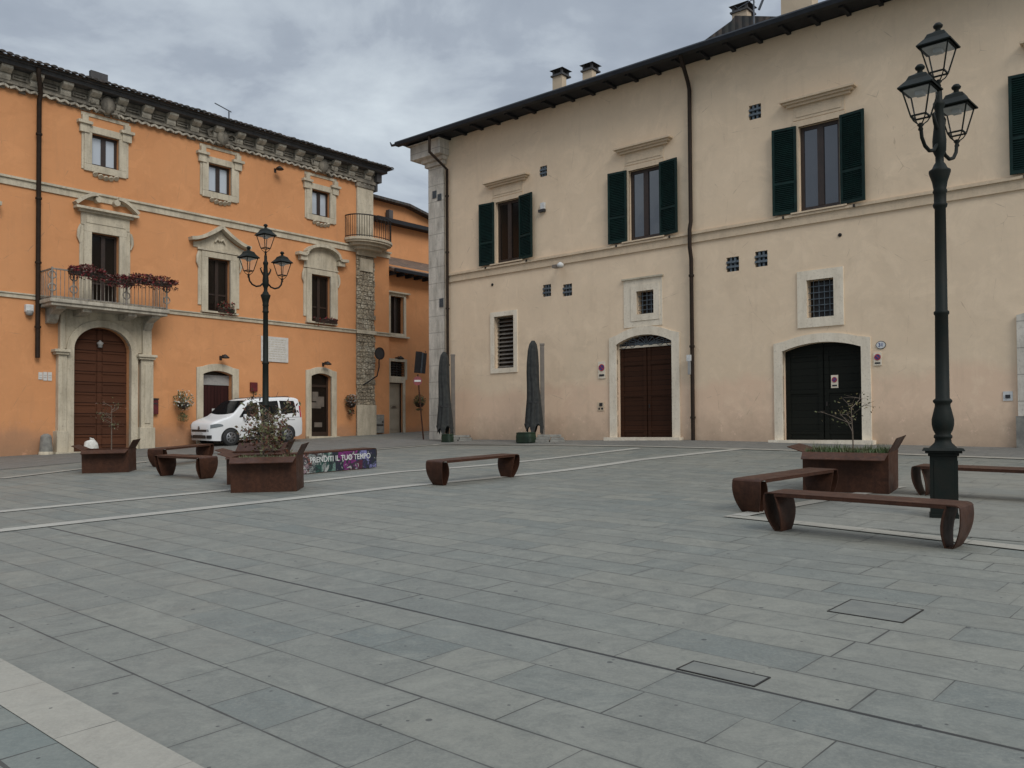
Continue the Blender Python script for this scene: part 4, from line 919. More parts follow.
def wwin(w, bars, hood):
    m = MB().frame(*w, .13, WO-.05, WO+.04); 
    if hood: m.box(w[0]-.25, w[1]+.3, WO-.16, WO+.04, w[3]+.13, w[3]+.2).box(w[0]-.2, w[1]+.25, WO-.16, WO+.04, w[2]-.2, w[2]-.13)
    win = m.build('window', M['stone'], wg)
    MB().box(w[0], w[1], WO+.2, WO+.22, w[2], w[3]).build('pane', M['darkpane'], win)
    g = MB()
    if bars: grille(g, *w, 3, 5, WO+.06, .012)
    else:
        c = (w[0]+w[1])/2; g.box(c-.05, c+.05, WO+.14, WO+.2, w[2], w[3]); g.box(w[0], w[0]+.07, WO+.14, WO+.2, w[2], w[3])
    g.build('grille' if bars else 'casement', M['iron' if bars else 'casement'], win)
wwin(w1, False, True); wwin(w2, True, False)
m = MB().frame(w3[0], w3[1], -1.3, w3[3], .13, WO-.06, WO+.05, wt=.28, wb=0); ds = m.build('door_surround', M['stone'], wg)
g = gz(*FL.w(w3[0], 0))-FL.Z0; c = (w3[0]+w3[1])/2
d = MB().box(w3[0]+.06, w3[1]-.06, WO+.14, WO+.2, -1.3, w3[3]-.04).box(w3[0]+.14, w3[1]-.14, WO+.12, WO+.14, g+.2, g+1.15).box(w3[0]+.14, w3[1]-.14, WO+.12, WO+.14, g+1.3, w3[3]-.25).build('door', M['greydoor'], ds)
MB().frame(w3[0]+.06, w3[1]-.06, -1.3, w3[3]-.04, .06, WO+.1, WO+.2, wb=0).build('door_frame', M['casement'], d)
MB().box(c-.16, c+.16, WO+.112, WO+.125, g+1.17, g+1.2).box(c-.1, c+.1, WO+.112, WO+.125, g+1.23, g+1.26).build('letter_slot', M['casement'], d)
# ------------------------------------------------------------------ things on the walls
def wall_thing(name, label, cat, F, px, py, off=-.005, group=None):
    return root(name, label, cat, at_wall(F, px, py, off), F.a, group)
def psz(F, px, py, w, h, off=0):                     # pixel size -> metres on the facade
    a = F.uz(px-w/2, py, off); b = F.uz(px+w/2, py, off); c = F.uz(px, py-h/2, off); d = F.uz(px, py+h/2, off); return (b[0]-a[0])/2, (c[1]-d[1])/2
def disc(r, y0, y1, n=24, cx=0, cz=0, ri=0):
    m = MB()
    if ri == 0: m.prism([(cx+r*math.cos(2*math.pi*k/n), cz+r*math.sin(2*math.pi*k/n)) for k in range(n)], y0, y1)
    else:
        for k in range(n):
            a, b = 2*math.pi*k/n, 2*math.pi*(k+1)/n; P = lambda rr, t: (cx+rr*math.cos(t), cz+rr*math.sin(t))
            m.prism([P(ri, a), P(r, a), P(r, b), P(ri, b)], y0, y1)
    return m
def noparking(e, z, r, w, h):
    MB().box(-w, w, -.02, 0, z-h, z+h).build('panel', M['creamstone'], e)
    disc(r, -.026, -.021, cz=z+h*.28).build('sign_field', M['signblue'], e)
    disc(r*1.02, -.031, -.0265, cz=z+h*.28, ri=r*.78).build('sign_ring', M['signred'], e)
    m = MB().beam((-r*.6, -.033, z+h*.28+r*.6), (r*.6, -.033, z+h*.28-r*.6), .006, r*.22); m.build('sign_bar', M['signred'], e)
    MB().box(-w*.7, w*.7, -.024, -.021, z-h*.75, z-h*.5).build('sign_footer', M['blackp'], e)
e = wall_thing('no_parking_sign', 'small no-parking panel beside the brown garage door, left of its arch', 'sign', FC, 602, 370); a, b = psz(FC, 602, 370, 7, 17); noparking(e, 0, a*.8, a, b)
e = wall_thing('no_parking_sign', 'small no-parking panel under the oval house number right of the black gate', 'sign', FC, 877.8, 359); a, b = psz(FC, 877.8, 359, 8, 13); noparking(e, 0, a*.8, a, b)
e = wall_thing('no_parking_sign', 'white no-parking panel fixed on the black gate', 'sign', FC, 834.8, 381.5, .19); a, b = psz(FC, 834.8, 381.5, 7, 13); noparking(e, 0, a*.75, a, b)
def text_mesh(txt, size, mat, parent, loc, rot=(math.pi/2, 0, 0), ext=.002, name='lettering', align='CENTER', sx=1):
    cu_ = bpy.data.curves.new(name, 'FONT'); cu_.body = txt; cu_.size = size; cu_.extrude = ext; cu_.align_x = align; cu_.align_y = 'CENTER'; cu_.offset = size*.012
    o = bpy.data.objects.new(name, cu_); C.objects.link(o); dg = bpy.context.evaluated_depsgraph_get()
    me = bpy.data.meshes.new_from_object(o.evaluated_get(dg)); C.objects.unlink(o); bpy.data.objects.remove(o)
    me.materials.clear(); me.materials.append(mat); n = bpy.data.objects.new(name, me); C.objects.link(n); n.parent = parent; n.location = loc; n.rotation_euler = rot; n.scale = (sx, 1, 1); return n
e = wall_thing('house_number_plate', 'oval white house number plate right of the black gate', 'number plate', FC, 881, 345); a, b = psz(FC, 881, 345, 10, 8)
m = MB().prism([(a*math.cos(t), b*math.sin(t)) for t in [2*math.pi*k/24 for k in range(24)]], -.015, 0); m.build('plate', M['blackp'], e)
MB().prism([(a*.9*math.cos(t), b*.86*math.sin(t)) for t in [2*math.pi*k/24 for k in range(24)]], -.02, -.0155).build('enamel', M['white'], e)
text_mesh('31', b*1.25, M['signblue'], e, (0, -.022, 0))
e = wall_thing('doorbell', 'small dark doorbell pair low on the wall left of the brown garage door', 'doorbell', FC, 601, 407)
MB().box(-.05, .07, -.03, 0, .03, .13).box(-.09, -.03, -.02, 0, -.08, -.02).box(.02, .09, -.02, 0, -.08, -.02).build('buttons', M['blackp'], e)
MB().box(-.13, .13, -.012, 0, -.12, .16).build('backplate', M['cstone2'], e)
e = wall_thing('wall_socket', 'small plate with a dark socket near the right edge of the cream wall', 'socket', FC, 1008, 396); MB().box(-.10, .10, -.012, 0, -.11, .11).build('plate', M['white'], e); MB().box(-.05, .05, -.03, -.012, -.05, .03).build('socket', M['blackp'], e)
e = wall_thing('meter_box', 'small pale meter box hanging on the downpipe right of the brown garage door', 'meter box', FC, 688.5, 357.5, -.2); MB().box(-.07, .07, 0, .14, -.1, .08).build('box', M['white'], e); MB().box(-.03, .05, .0, .13, -.5, -.1).build('conduit', M['greypanel'], e)
e = wall_thing('alarm_box', 'small white alarm box between the first two shuttered windows of the cream palazzo', 'alarm box', FC, 543.5, 208); MB().box(-.08, .1, -.09, 0, -.05, .17).build('box', M['white'], e, bevel=.01); MB().box(-.16, .10, -.10, -.0, -.14, -.055).build('lamp', M['blackp'], e)
e = wall_thing('floodlight', 'small floodlight under the string course of the cream palazzo', 'floodlight', FC, 563, 268)
MB().beam((-.15, 0, .1), (.0, -.3, .02), .05).box(-.14, .16, -.42, -.22, -.04, .06).build('arm', M['mast'], e); MB().lathe([(.02, -.06), (.1, -.04), (.12, .04), (.06, .1), (.02, .12)], 10, (.18, -.38)).build('lamp_head', M['white'], e)
# orange facade
e = wall_thing('security_camera', 'white wall camera near the downpipe at the left edge', 'camera', FL, 28, 311); MB().box(-.12, .12, -.16, 0, -.05, .2).build('housing', M['white'], e, bevel=.02); MB().lathe([(.02, -.16), (.10, -.14), (.12, -.05), (.12, -.0)], 10, (0, -.1)).build('dome', M['greypanel'], e)
e = wall_thing('tile_sign', 'row of small white tiles with faint marks left of the arched portal', 'sign', FL, 45, 376.5); a, b = psz(FL, 45, 376.5, 14, 9)
for k in range(3): MB().box(-a+2*a*k/3+.01, -a+2*a*(k+1)/3-.01, -.02, 0, -b*(.9 if k else .7), b*(1 if k else .9)).build('tile', M['marble'], e)
m = MB()
for k in range(3):
    for j in range(2): x = -a+2*a*(k+.2)/3; m.box(x, x+a*.4, -.022, -.0195, -b*.3+j*b*.5, -b*.2+j*b*.5)
m.build('faint_lines', M['greypanel'], e)
e = wall_thing('stone_plaque', 'large white marble plaque behind the far lamp post', 'plaque', FL, 274.5, 349.5); a, b = psz(FL, 274.5, 349.5, 27, 25)
MB().box(-a, a, -.04, 0, -b, b).build('slab', M['marble'], e, bevel=.008); m = MB()
for k in range(9):
    z = b*.78-k*b*.19; x = -a*.8
    while x < a*.75: w = random.uniform(.05, .16); m.box(x, min(x+w, a*.8), -.0425, -.0395, z-.012, z+.012); x += w+.04
m.build('worn_inscription', M['stone'], e)
e = wall_thing('post_box', 'small dark red wall box between the portal and the flower basket', 'post box', FL, 153, 407); MB().box(-.14, .14, -.14, 0, -.26, .26).build('box', M['red'], e, bevel=.02); MB().box(-.15, .15, -.16, 0, .26, .31).box(-.1, .1, -.15, -.14, .1, .14).build('lid', M['blackp'], e)
e = wall_thing('meter_box', 'small dark meter box on the orange wall above the van bonnet', 'meter box', FL, 253, 387); MB().box(-.15, .15, -.1, 0, -.18, .18).build('box', M['red'], e, bevel=.01); MB().tube([(0, -.03, -.18), (0, -.03, -.8)], .015, 5).build('conduit', M['pipe'], e)
def wall_lamp(px, py, label, F=FL, off=-.005):
    e = wall_thing('wall_lamp', label, 'lamp', F, px, py, off)
    MB().tube([(0, 0, 0), (0, -.15, .1), (0, -.3, .08)], .02, 6).box(-.05, .05, -.02, 0, -.08, .08).build('bracket', M['iron'], e)
    MB().lathe([(.02, .12), (.06, .10), (.17, .0), (.15, -.03), (.02, -.02)], 12, (0, -.32)).build('shade', M['iron'], e)
wall_lamp(220.5, 358, 'dark bracket lamp over the maroon door behind the van'); wall_lamp(323, 364.5, 'dark bracket lamp over the glazed shop door'); wall_lamp(396, 359, 'dark bracket lamp over the barred window of the lower orange house', FL, WO-.005); wall_lamp(275, 170.5, 'small dark bracket lamp high between two attic windows')
C.objects[-1]
# hanging flower baskets
def foliage(m, c, r, n, size, squash=(1, 1, 1)):
    for i in range(n):
        v = Vector((random.gauss(0, 1), random.gauss(0, 1), random.gauss(0, 1))).normalized()*random.random()**.4
        m.leaf((c[0]+v.x*r*squash[0], c[1]+v.y*r*squash[1], c[2]+v.z*r*squash[2]), size)
def basket(F, px, py, r, label, flower, leafm, off=-.3, trail=0):
    e = wall_thing('hanging_basket', label, 'hanging basket', F, px, py, off)
    MB().lathe([(.03, -.26), (.16, -.22), (.22, -.08), (.23, -.04)], 12).build('pot', M['casement'], e)
    MB().tube([(0, 0, r), (0, .0, .1), (0, -off, .3), ], .012, 5).build('bracket', M['iron'], e)
    m = MB(); foliage(m, (0, 0, .05), r, 320, .09); 
    if trail: foliage(m, (0, 0, -r-trail/2), r*.55, 140, .08, (1, 1, trail/r))
    m.build('leaves', leafm, e)
    m = MB(); foliage(m, (0, -.04, .08), r*1.06, 130, .085); m.build('flowers', flower, e)
basket(FL, 183, 402, .38, 'wall basket of white flowers and dark leaves left of the van', M['whiteflower'], M['greenleaf'], -.35, .35)
basket(FL, 351, 402, .28, 'dark wall basket of pale flowers beside the rubble pilaster', M['greypanel'], M['redleaf'], -.25, .3)
basket(FL, 419.5, 402, .30, 'grey green wall basket beside the no-entry sign', M['palebush'], M['greenleaf'], -.15, .1)
# signs near the corner street
e = wall_thing('traffic_mirror', 'round dark sign on a curved bracket at the palazzo corner', 'sign', FL, 379.5, 353.5, -.55)
disc(.27, -.02, .02).build('disc', M['blackp'], e); disc(.28, -.03, -.0201, ri=.24).build('rim', M['iron'], e)
MB().tube([(0, .03, -.25), (0, .03, -.6), (-.06, .1, -1.0), (-.4, .4, -1.3), (-.55, .45, -1.4)], .03, 6).build('bracket', M['iron'], e)
e = root('shop_sign', 'tilted dark double-sided shop sign over the narrow street', 'sign', at_wall(FL, 420.5, 362.5, -.6), 0.15)
MB().box(-.26, .03, -.06, .06, -.5, .5).build('panel', M['blackp'], e, bevel=.01); MB().box(.03, .10, -.065, .065, -.5, .47).build('light_strip', M['vent'], e); MB().box(.10, .26, -.06, .06, -.5, .45).build('panel', M['blackp'], e); e.rotation_euler = (0, R_(5), .15)
MB().tube([(.2, 0, .5), (.2, .5, .6)], .02, 5).build('bracket', M['iron'], e)
gp = G(444.5, 439.5); gp = Vector((*FC.w(UL-.18, -.25), 0)); gp.z = gz(gp.x, gp.y)
e = root('no_entry_sign', 'round no-entry sign on a leaning rusty pole beside the cream corner', 'road sign', gp)
hs_ = 2.05*1.0
zt_ = UZ(422, 381, -.25)[1]+FC.Z0-gp.z
tx = -.22
MB().tube([(0, 0, -.1), (tx*.4, 0, zt_*.4), (tx, 0, zt_+.25)], .028, 8).build('pole', M['corten'], e)
s_ = disc(.17, -.02, .0, cx=tx, cz=zt_); s_.v = [(x, y-.03, z) for x, y, z in s_.v]; s_ = s_.build('disc', M['dullred'], e)
MB().box(tx-.12, tx+.12, -.056, -.0505, zt_-.035, zt_+.035).build('bar', M['white'], e)
e = wall_thing('utility_box', 'grey green utility box at the foot of the orange wall left of the pale door', 'utility box', FL, 379, 423, -.12); MB().box(-.32, .32, 0, .22, -.45, .38).build('cabinet', M['slab'], e, bevel=.02); MB().box(-.25, .25, -.015, 0, -.12, -.06).box(.2, .24, -.02, 0, .0, .1).build('handle', M['iron'], e)
e = root('bollard', 'short weathered stone bollard against the wall left of the portal', 'bollard', (*FL.w(UO(46, 440, -.3)[0], -.3), gz(*FL.w(UO(46, 440, -.3)[0], -.3))), FL.a)
MB().lathe([(.20, -.1), (.20, .1), (.17, .55), (.15, .62), (.06, .68)], 12).build('shaft', M['slab'], e); MB().lathe([(.22, -.1), (.22, .08), (.20, .10)], 12).build('foot', M['stone'], e)
# flower boxes
def flower_box(F, u0, u1, yy, z, label, fm, n, hgt=.28, over=0):
    x, y = F.w((u0+u1)/2, yy); e = root('flower_box', label, 'flower box', (x, y, z+F.Z0), F.a, None); w = (u1-u0)/2
    MB().box(-w, w, -.10, .10, -.02, .16).build('trough', M['casement'], e, bevel=.01); m = MB()
    for i in range(n):
        x = random.uniform(-w-over, w+over); bump_ = .6+.5*mnoise.noise(Vector((x*2.3, u0, 0)))
        m.leaf((x, random.gauss(0, .10)-.04, .12+random.uniform(-.12, hgt)*bump_), .10)
        if i % 6 == 0: m.leaf((x, random.gauss(0, .1)-.1, .0-random.random()*.15), .09)
    m.build('flowers', fm, e)
mid = (bx0+bx1)/2; L_ = bx1-bx0
flower_box(FL, bx0+.55, bx0+.42*L_, -pr-.06, ZRAIL-.12, 'leftmost trough of dark red flowers on the main balcony rail', M['redflower'], 900)
flower_box(FL, bx0+.43*L_, bx0+.66*L_, -pr-.06, ZRAIL-.26, 'middle trough of dark red flowers hanging lower on the main balcony rail', M['redflower'], 560)
flower_box(FL, bx0+.67*L_, bx1+.0, -pr-.06, ZRAIL-.14, 'rightmost trough of dark red flowers spilling past the end of the main balcony', M['redflower'], 900, .3, .18)
flower_box(FL, B2[0]+.35, B2[1]+.1, -.1, B2[2], 'box of bright red flowers on the sill under the pointed pediment', M['brightred'], 200, .35)
flower_box(FL, B3[0]+.1, B3[1]+.25, -.1, B3[2], 'box of small dark red flowers on the sill under the rounded pediment', M['redflower'], 140, .15)
e = root('potted_plant', 'small leafy plant on the sill of the far right shuttered window', 'plant', (*FC.w(u4+.75, -.14), FC.Z0+zbot), FC.a)
MB().lathe([(.06, 0), (.09, .12)], 10).build('pot', M['white'], e); m = MB(); foliage(m, (0, 0, .22), .14, 60, .07); m.build('leaves', M['greenleaf'], e)

# ------------------------------------------------------------------ benches
def leg_loop(sx, w):                                # closed strip: out and down, then back up inside
    path = []
    for i in range(15):                              # outer sheet
        t = i/14; x = 1.075+.030*math.sin(t*math.pi*.75)-.115*t**1.8; z = .445*(1-t)+.0; path.append((x, z+.0))
    a = path[-1]
    for i in range(1, 6): t = i/5; path.append((a[0]-.075*t, .0+.0))
    b = path[-1]
    for i in range(1, 13): t = i/12; path.append((b[0]-.035*math.sin(t*math.pi)+.035*t, .438*t))
    vs = []; fs = []; th = .012
    def width(z): q = z/.445; return w/2*(.62+.38*math.sin(min(1, q*1.05)*math.pi/2)**1.0+.05*math.sin(q*math.pi))
    P = [Vector((p[0], p[1])) for p in path]
    for i, p in enumerate(P):
        d = (P[min(i+1, len(P)-1)]-P[max(i-1, 0)]).normalized(); nn = Vector((-d.y, d.x))*th/2; h = width(p.y)
        for sg, yy in ((1, -h), (1, h), (-1, h), (-1, -h)): q = p+nn*sg; vs.append((q.x*sx, yy, max(q.y, .001)))
    for i in range(len(P)-1):
        for k in range(4): fs.append((i*4+k, i*4+(k+1) % 4, (i+1)*4+(k+1) % 4, (i+1)*4+k))
    return MB().add(vs, fs, False)
def make_bench(label):
    e = root('bench', label, 'bench')
    m = MB(); W = .225
    P = [(-1.078, .447)]+[(-1.05, .470)]+[(1.05, .470)]+[(1.078, .447)]
    m.prism([(-1.085, .44), (-1.066, .462), (-1.03, .474), (1.03, .474), (1.066, .462), (1.085, .44), (1.06, .446), (1.02, .456), (-1.02, .456), (-1.06, .446)], -W, W)
    m.box(-.95, .95, -W, -W+.012, .425, .456).box(-.95, .95, W-.012, W, .425, .456)
    m.build('seat', M['corten'], e, bevel=.004)
    for s in (-1, 1): leg_loop(s, .44).build('leg', M['corten'], e)
    return e
def feet(a, b): p, q = G(*a), G(*b); return (p.x, p.y), (q.x, q.y)
p3 = G(923, 495)
BN = [(*feet((784, 530), (952, 547)), 'nearest brown steel bench, in front of the near lamp post'),
      (*feet((751, 512.5), (821, 499)), 'brown steel bench running back between the nearest bench and the right planter'),
      ((p3.x+.05, p3.y), (p3.x+.05+E1.x*1.9, p3.y+E1.y*1.9), 'brown steel bench cut by the right edge, behind the near lamp post'),
      (*feet((440, 485), (507, 477)), 'brown steel bench standing alone in the middle of the square'),
      (*feet((167, 475.6), (206, 478.5)), 'brown steel bench left of the middle planter, nearer of the two there'),
      (*feet((149.5, 468.2), (212, 460)), 'brown steel bench between the left planter and the white van, further of the two there'),
      ((-4.78, 19.55), (-3.50, 20.93), 'steel bench with a painted colourful side panel, right of the middle planter')]
for b_ in BN: print('bench', [round((Vector(b_[0])-Vector(b_[1])).length, 2)])
b0 = make_bench(BN[0][2]); bench_objs = []
for i, (p, q, lb) in enumerate(BN):
    o = b0 if i == 0 else copy_tree(b0)
    o['label'] = lb; o['group'] = 'brown steel benches around the square'
    c = ((p[0]+q[0])/2, (p[1]+q[1])/2); rz = math.atan2(q[1]-p[1], q[0]-p[0])
    o.location = (c[0], c[1], gz(*c)); o.rotation_mode = 'QUATERNION'; o.rotation_quaternion = surface_rot(c[0], c[1], rz); bench_objs.append(o); o.scale = (max(.72, min(1.02, (Vector(p)-Vector(q)).length/1.87)), 1, 1)
# painted panel with its lettering
pb_ = bench_objs[-1]
def graffiti():
    m, nt, b = newmat('painted_panel'); n = N(nt); X, Y, Z = n.sep()
    v = n.mapping((1, 1, 1.3)); c = n.voro(3.3, vec=v, out='Color')
    s = nt.nodes.new('ShaderNodeSeparateColor'); n.link(c, s.inputs[0]); t = n.math('ADD', X, n.math('MULTIPLY', n.math('SUBTRACT', s.outputs[0], .5), .35))
    r = nt.nodes.new('ShaderNodeValToRGB'); n.link(n.ramp(t, -1.05, 1.05), r.inputs[0]); r.color_ramp.interpolation = 'CONSTANT'
    DK = .62
    cols = [(0, (.42, .30, .32)), (.10, (.25, .09, .07)), (.16, (.30, .33, .31)), (.24, (.03, .10, .08)), (.32, (.22, .36, .30)), (.42, (.02, .02, .05)), (.50, (.25, .02, .20)), (.60, (.36, .04, .26)), (.68, (.12, .02, .05)), (.76, (.06, .04, .16)), (.84, (.28, .28, .55)), (.94, (.02, .02, .06))]
    el = r.color_ramp.elements; el[0].position = 0; el[0].color = (*[v*DK for v in cols[0][1]], 1); el[1].position = cols[1][0]; el[1].color = (*[v*DK for v in cols[1][1]], 1)
    for p, cc in cols[2:]: q = el.new(p); q.color = (*[v*DK for v in cc], 1)
    col = n.mix(n.math('LESS_THAN', n.voro(9, vec=v, feat='DISTANCE_TO_EDGE'), .03), r.outputs[0], (.02, .02, .03))
    col = n.mix(n.ramp(n.noise(7, 5, dist=1.5), .50, .54, 0, .85), col, (.012, .02, .022)); col = n.mix(n.ramp(n.noise(5.1, 5, dist=1.5), .62, .64, 0, .8), col, (.40, .40, .38))
    n.link(col, b.inputs['Base Color']); b.inputs['Roughness'].default_value = .55; return m
MB().box(-1.04, 1.04, -.262, -.245, .02, .445).build('painted_panel', graffiti(), pb_)
pn = C.objects[-1]
text_mesh('PRENDITI IL TUO TEMPO', .175, M['white'], pn, (.02, -.267, .30), sx=.86)

# ------------------------------------------------------------------ planters shaped like opened cartons
def planter(cx, cy, rz, W, D, H, label, fl=.26, soil=True, flaps=(1, 1, 1, 1)):
    e = root('planter', label, 'planter', (cx, cy, gz(cx, cy)), 0, 'brown steel planters shaped like opened cartons'); e.rotation_mode = 'QUATERNION'; e.rotation_quaternion = surface_rot(cx, cy, rz)
    t = .012; w, d = W/2, D/2; m = MB()
    m.box(-w, w, -d, -d+t, 0, H).box(-w, w, d-t, d, 0, H).box(-w, -w+t, -d+t, d-t, 0, H).box(w-t, w, -d+t, d-t, 0, H).build('box', M['corten'], e, bevel=.003)
    MB().box(-w+t, w-t, -d+t, d-t, .05, H-.06).build('soil', M['soil'], e)
    def flap(p, q, out, up, skew=.0):                # strip from edge p-q to outside
        p, q = Vector(p), Vector(q); o = Vector(out); a = (q-p).normalized()*skew
        vs = [p, q, q+o+Vector((0, 0, up))-a, p+o+Vector((0, 0, up))+a]; th = Vector((0, 0, .012)) if abs(up) < .2 else Vector((o.x, o.y, 0)).normalized()*.012
        mm = MB().add(vs+[v-th for v in vs], [(0, 1, 2, 3), (4, 7, 6, 5), (0, 4, 5, 1), (1, 5, 6, 2), (2, 6, 7, 3), (3, 7, 4, 0)]); mm.build('flap', M['corten'], e)
    flap((-w, -d, H), (w, -d, H), (0, -fl*.75, 0), -.09*flaps[0], .03)
    flap((w, -d, H), (w, d, H), (fl*.45, 0, 0), fl*.75*flaps[1], -.01)
    flap((-w, d, H), (w, d, H), (0, fl*.8, 0), -.05*flaps[2], .03)
    flap((-w, -d, H), (-w, d, H), (-fl*.9, 0, 0), .05*flaps[3], .04)
    return e
prx, pry = 5.42, 14.75
P1 = planter(5.66, 14.62, R_(-33), 1.34, .88, .66, 'brown steel open-carton planter with grass and a thin tree, left of the near lamp post', flaps=(1.1, 1.1, 1, 1.6), fl=.29)
P2 = planter(-4.54, 16.24, R_(4), 1.18, .78, .64, 'brown steel open-carton planter with a reddish shrub in the middle of the square', flaps=(1, 1.1, 1, 1.5))
P3 = planter(-9.72, 21.08, R_(10), 1.05, .72, .55, 'brown steel open-carton planter with a bare sapling in front of the portal', flaps=(.8, 1.1, 1, 2.2))
P4 = planter(-5.13, 17.72, R_(4), 1.12, .72, .62, 'brown steel open-carton planter half hidden behind the one with the reddish shrub', flaps=(1, 1.2, -3.2, 1.5))
def grass_in(pl, W, D, z, label, n, mat, h=.14):
    e = root('grass_patch', label, 'grass', (0, 0, 0)); m = MB()
    for i in range(n):
        x, y = random.uniform(-W/2+.04, W/2-.04), random.uniform(-D/2+.04, D/2-.04); k = h*random.uniform(.4, 1.1)*(.7+.5*mnoise.noise(Vector((x*4, y*4, 1)))); a = random.uniform(0, 6.28); l = random.uniform(.02, .08); w = .008
        m.add([(x-w*math.sin(a), y+w*math.cos(a), z), (x+w*math.sin(a), y-w*math.cos(a), z), (x+l*math.cos(a), y+l*math.sin(a), z+k)], [(0, 1, 2)])
    o = m.build('grass_patch', mat); bpy.data.objects.remove(e); o.name = 'grass_patch'
    o.location = pl.location; o.rotation_mode = 'QUATERNION'; o.rotation_quaternion = pl.rotation_quaternion; tag(o, label, 'grass', None, 'stuff')
grass_in(P1, 1.36, .90, .62, 'green grass filling the planter beside the near lamp post', 1300, M['grass'], .17)
grass_in(P2, 1.12, .72, .56, 'low green ground cover under the reddish shrub', 700, M['palebush'], .13)
def sapling(pl, off, H, label, name, leafm, nl, spread, lean=(0, 0), trunk=.014, nb=9, z0=.5, cat='tree', lsize=.05, low=.35):
    M4 = pl.rotation_quaternion.to_matrix(); b = Vector(pl.location)+M4 @ Vector((off[0], off[1], z0)); e = root(name, label, cat, b)
    tk = MB(); pts = [(lean[0]*t*t, lean[1]*t*t, H*t) for t in (0, .25, .5, .75, 1)]; tk.tube(pts, [trunk, trunk*.9, trunk*.8, trunk*.6, trunk*.35], 6); tips = []
    for i in range(nb):
        t = low+(1-low)*(i+random.random())/nb; p = Vector((lean[0]*t*t, lean[1]*t*t, H*t)); a = random.uniform(0, 6.28); l = spread*random.uniform(.5, 1.1)
        q = p+Vector((math.cos(a)*l*.6, math.sin(a)*l*.6, l*random.uniform(.1, .45))); r = q+Vector((math.cos(a+.4)*l*.4, math.sin(a+.4)*l*.4, l*random.uniform(-.1, .3))); tk.tube([p, q, r], [trunk*.5, trunk*.35, trunk*.2], 5)
        for k in range(3):
            s = r+(q-r)*random.random(); u = s+Vector((random.gauss(0, .12), random.gauss(0, .12), random.gauss(.02, .1)))*spread*1.5; tk.tube([s, u], [trunk*.22, trunk*.12], 4); tips += [u, (s+u)/2, r]
    tk.build('trunk', M['bark'], e); m = MB()
    for i in range(nl): tp = random.choice(tips); m.leaf(tp+Vector((random.gauss(0, .045), random.gauss(0, .045), random.gauss(0, .045)))*(1+spread), lsize)
    m.build('crown', leafm, e)
sapling(P1, (.05, .0), .92, 'thin leaning sapling with a few olive leaves in the right planter', 'sapling', M['greenleaf'], 100, .5, (-.03, 0), .014, 9, .5, low=.5)
sapling(P3, (.05, 0), 1.15, 'thin pale-stemmed sapling with sparse reddish leaves before the portal', 'sapling', M['redleaf'], 150, .32, (.0, 0), .016, 9, .45, low=.5, lsize=.055)
sapling(P2, (-.1, .1), .80, 'bushy reddish brown shrub in the middle planter', 'shrub', M['redleaf'], 520, .50, (.03, 0), .016, 22, .5, 'shrub', .085, .12)
sapling(P4, (.15, .0), .95, 'twiggy reddish shrub rising behind the middle planter', 'shrub', M['redleaf'], 380, .45, (.05, 0), .014, 16, .5, 'shrub', .08, .15)
m = MB().lathe([(.12, 0), (.17, .08), (.18, .22), (.15, .34), (.05, .38)], 10); 
for i, v in enumerate(m.v): k = 1+.18*mnoise.noise(Vector(v)*9); m.v[i] = (v[0]*k*1.15, v[1]*k, v[2]*(1+.1*mnoise.noise(Vector((v[0]*12, v[1]*12, 0)))))
bg = root('rubbish_bag', 'crumpled white bag standing behind the left planter before the portal', 'bag', (-10.86, 22.5, gz(-10.86, 22.5))); m.v = [(x*.95, y*1.0, z*1.9) for x, y, z in m.v]; m.build('bag_body', M['bag'], bg); MB().tube([(0, 0, .68), (.03, 0, .74)], [.04, .07], 6).build('knot', M['bag'], bg)
bg.name = 'rubbish_bag'

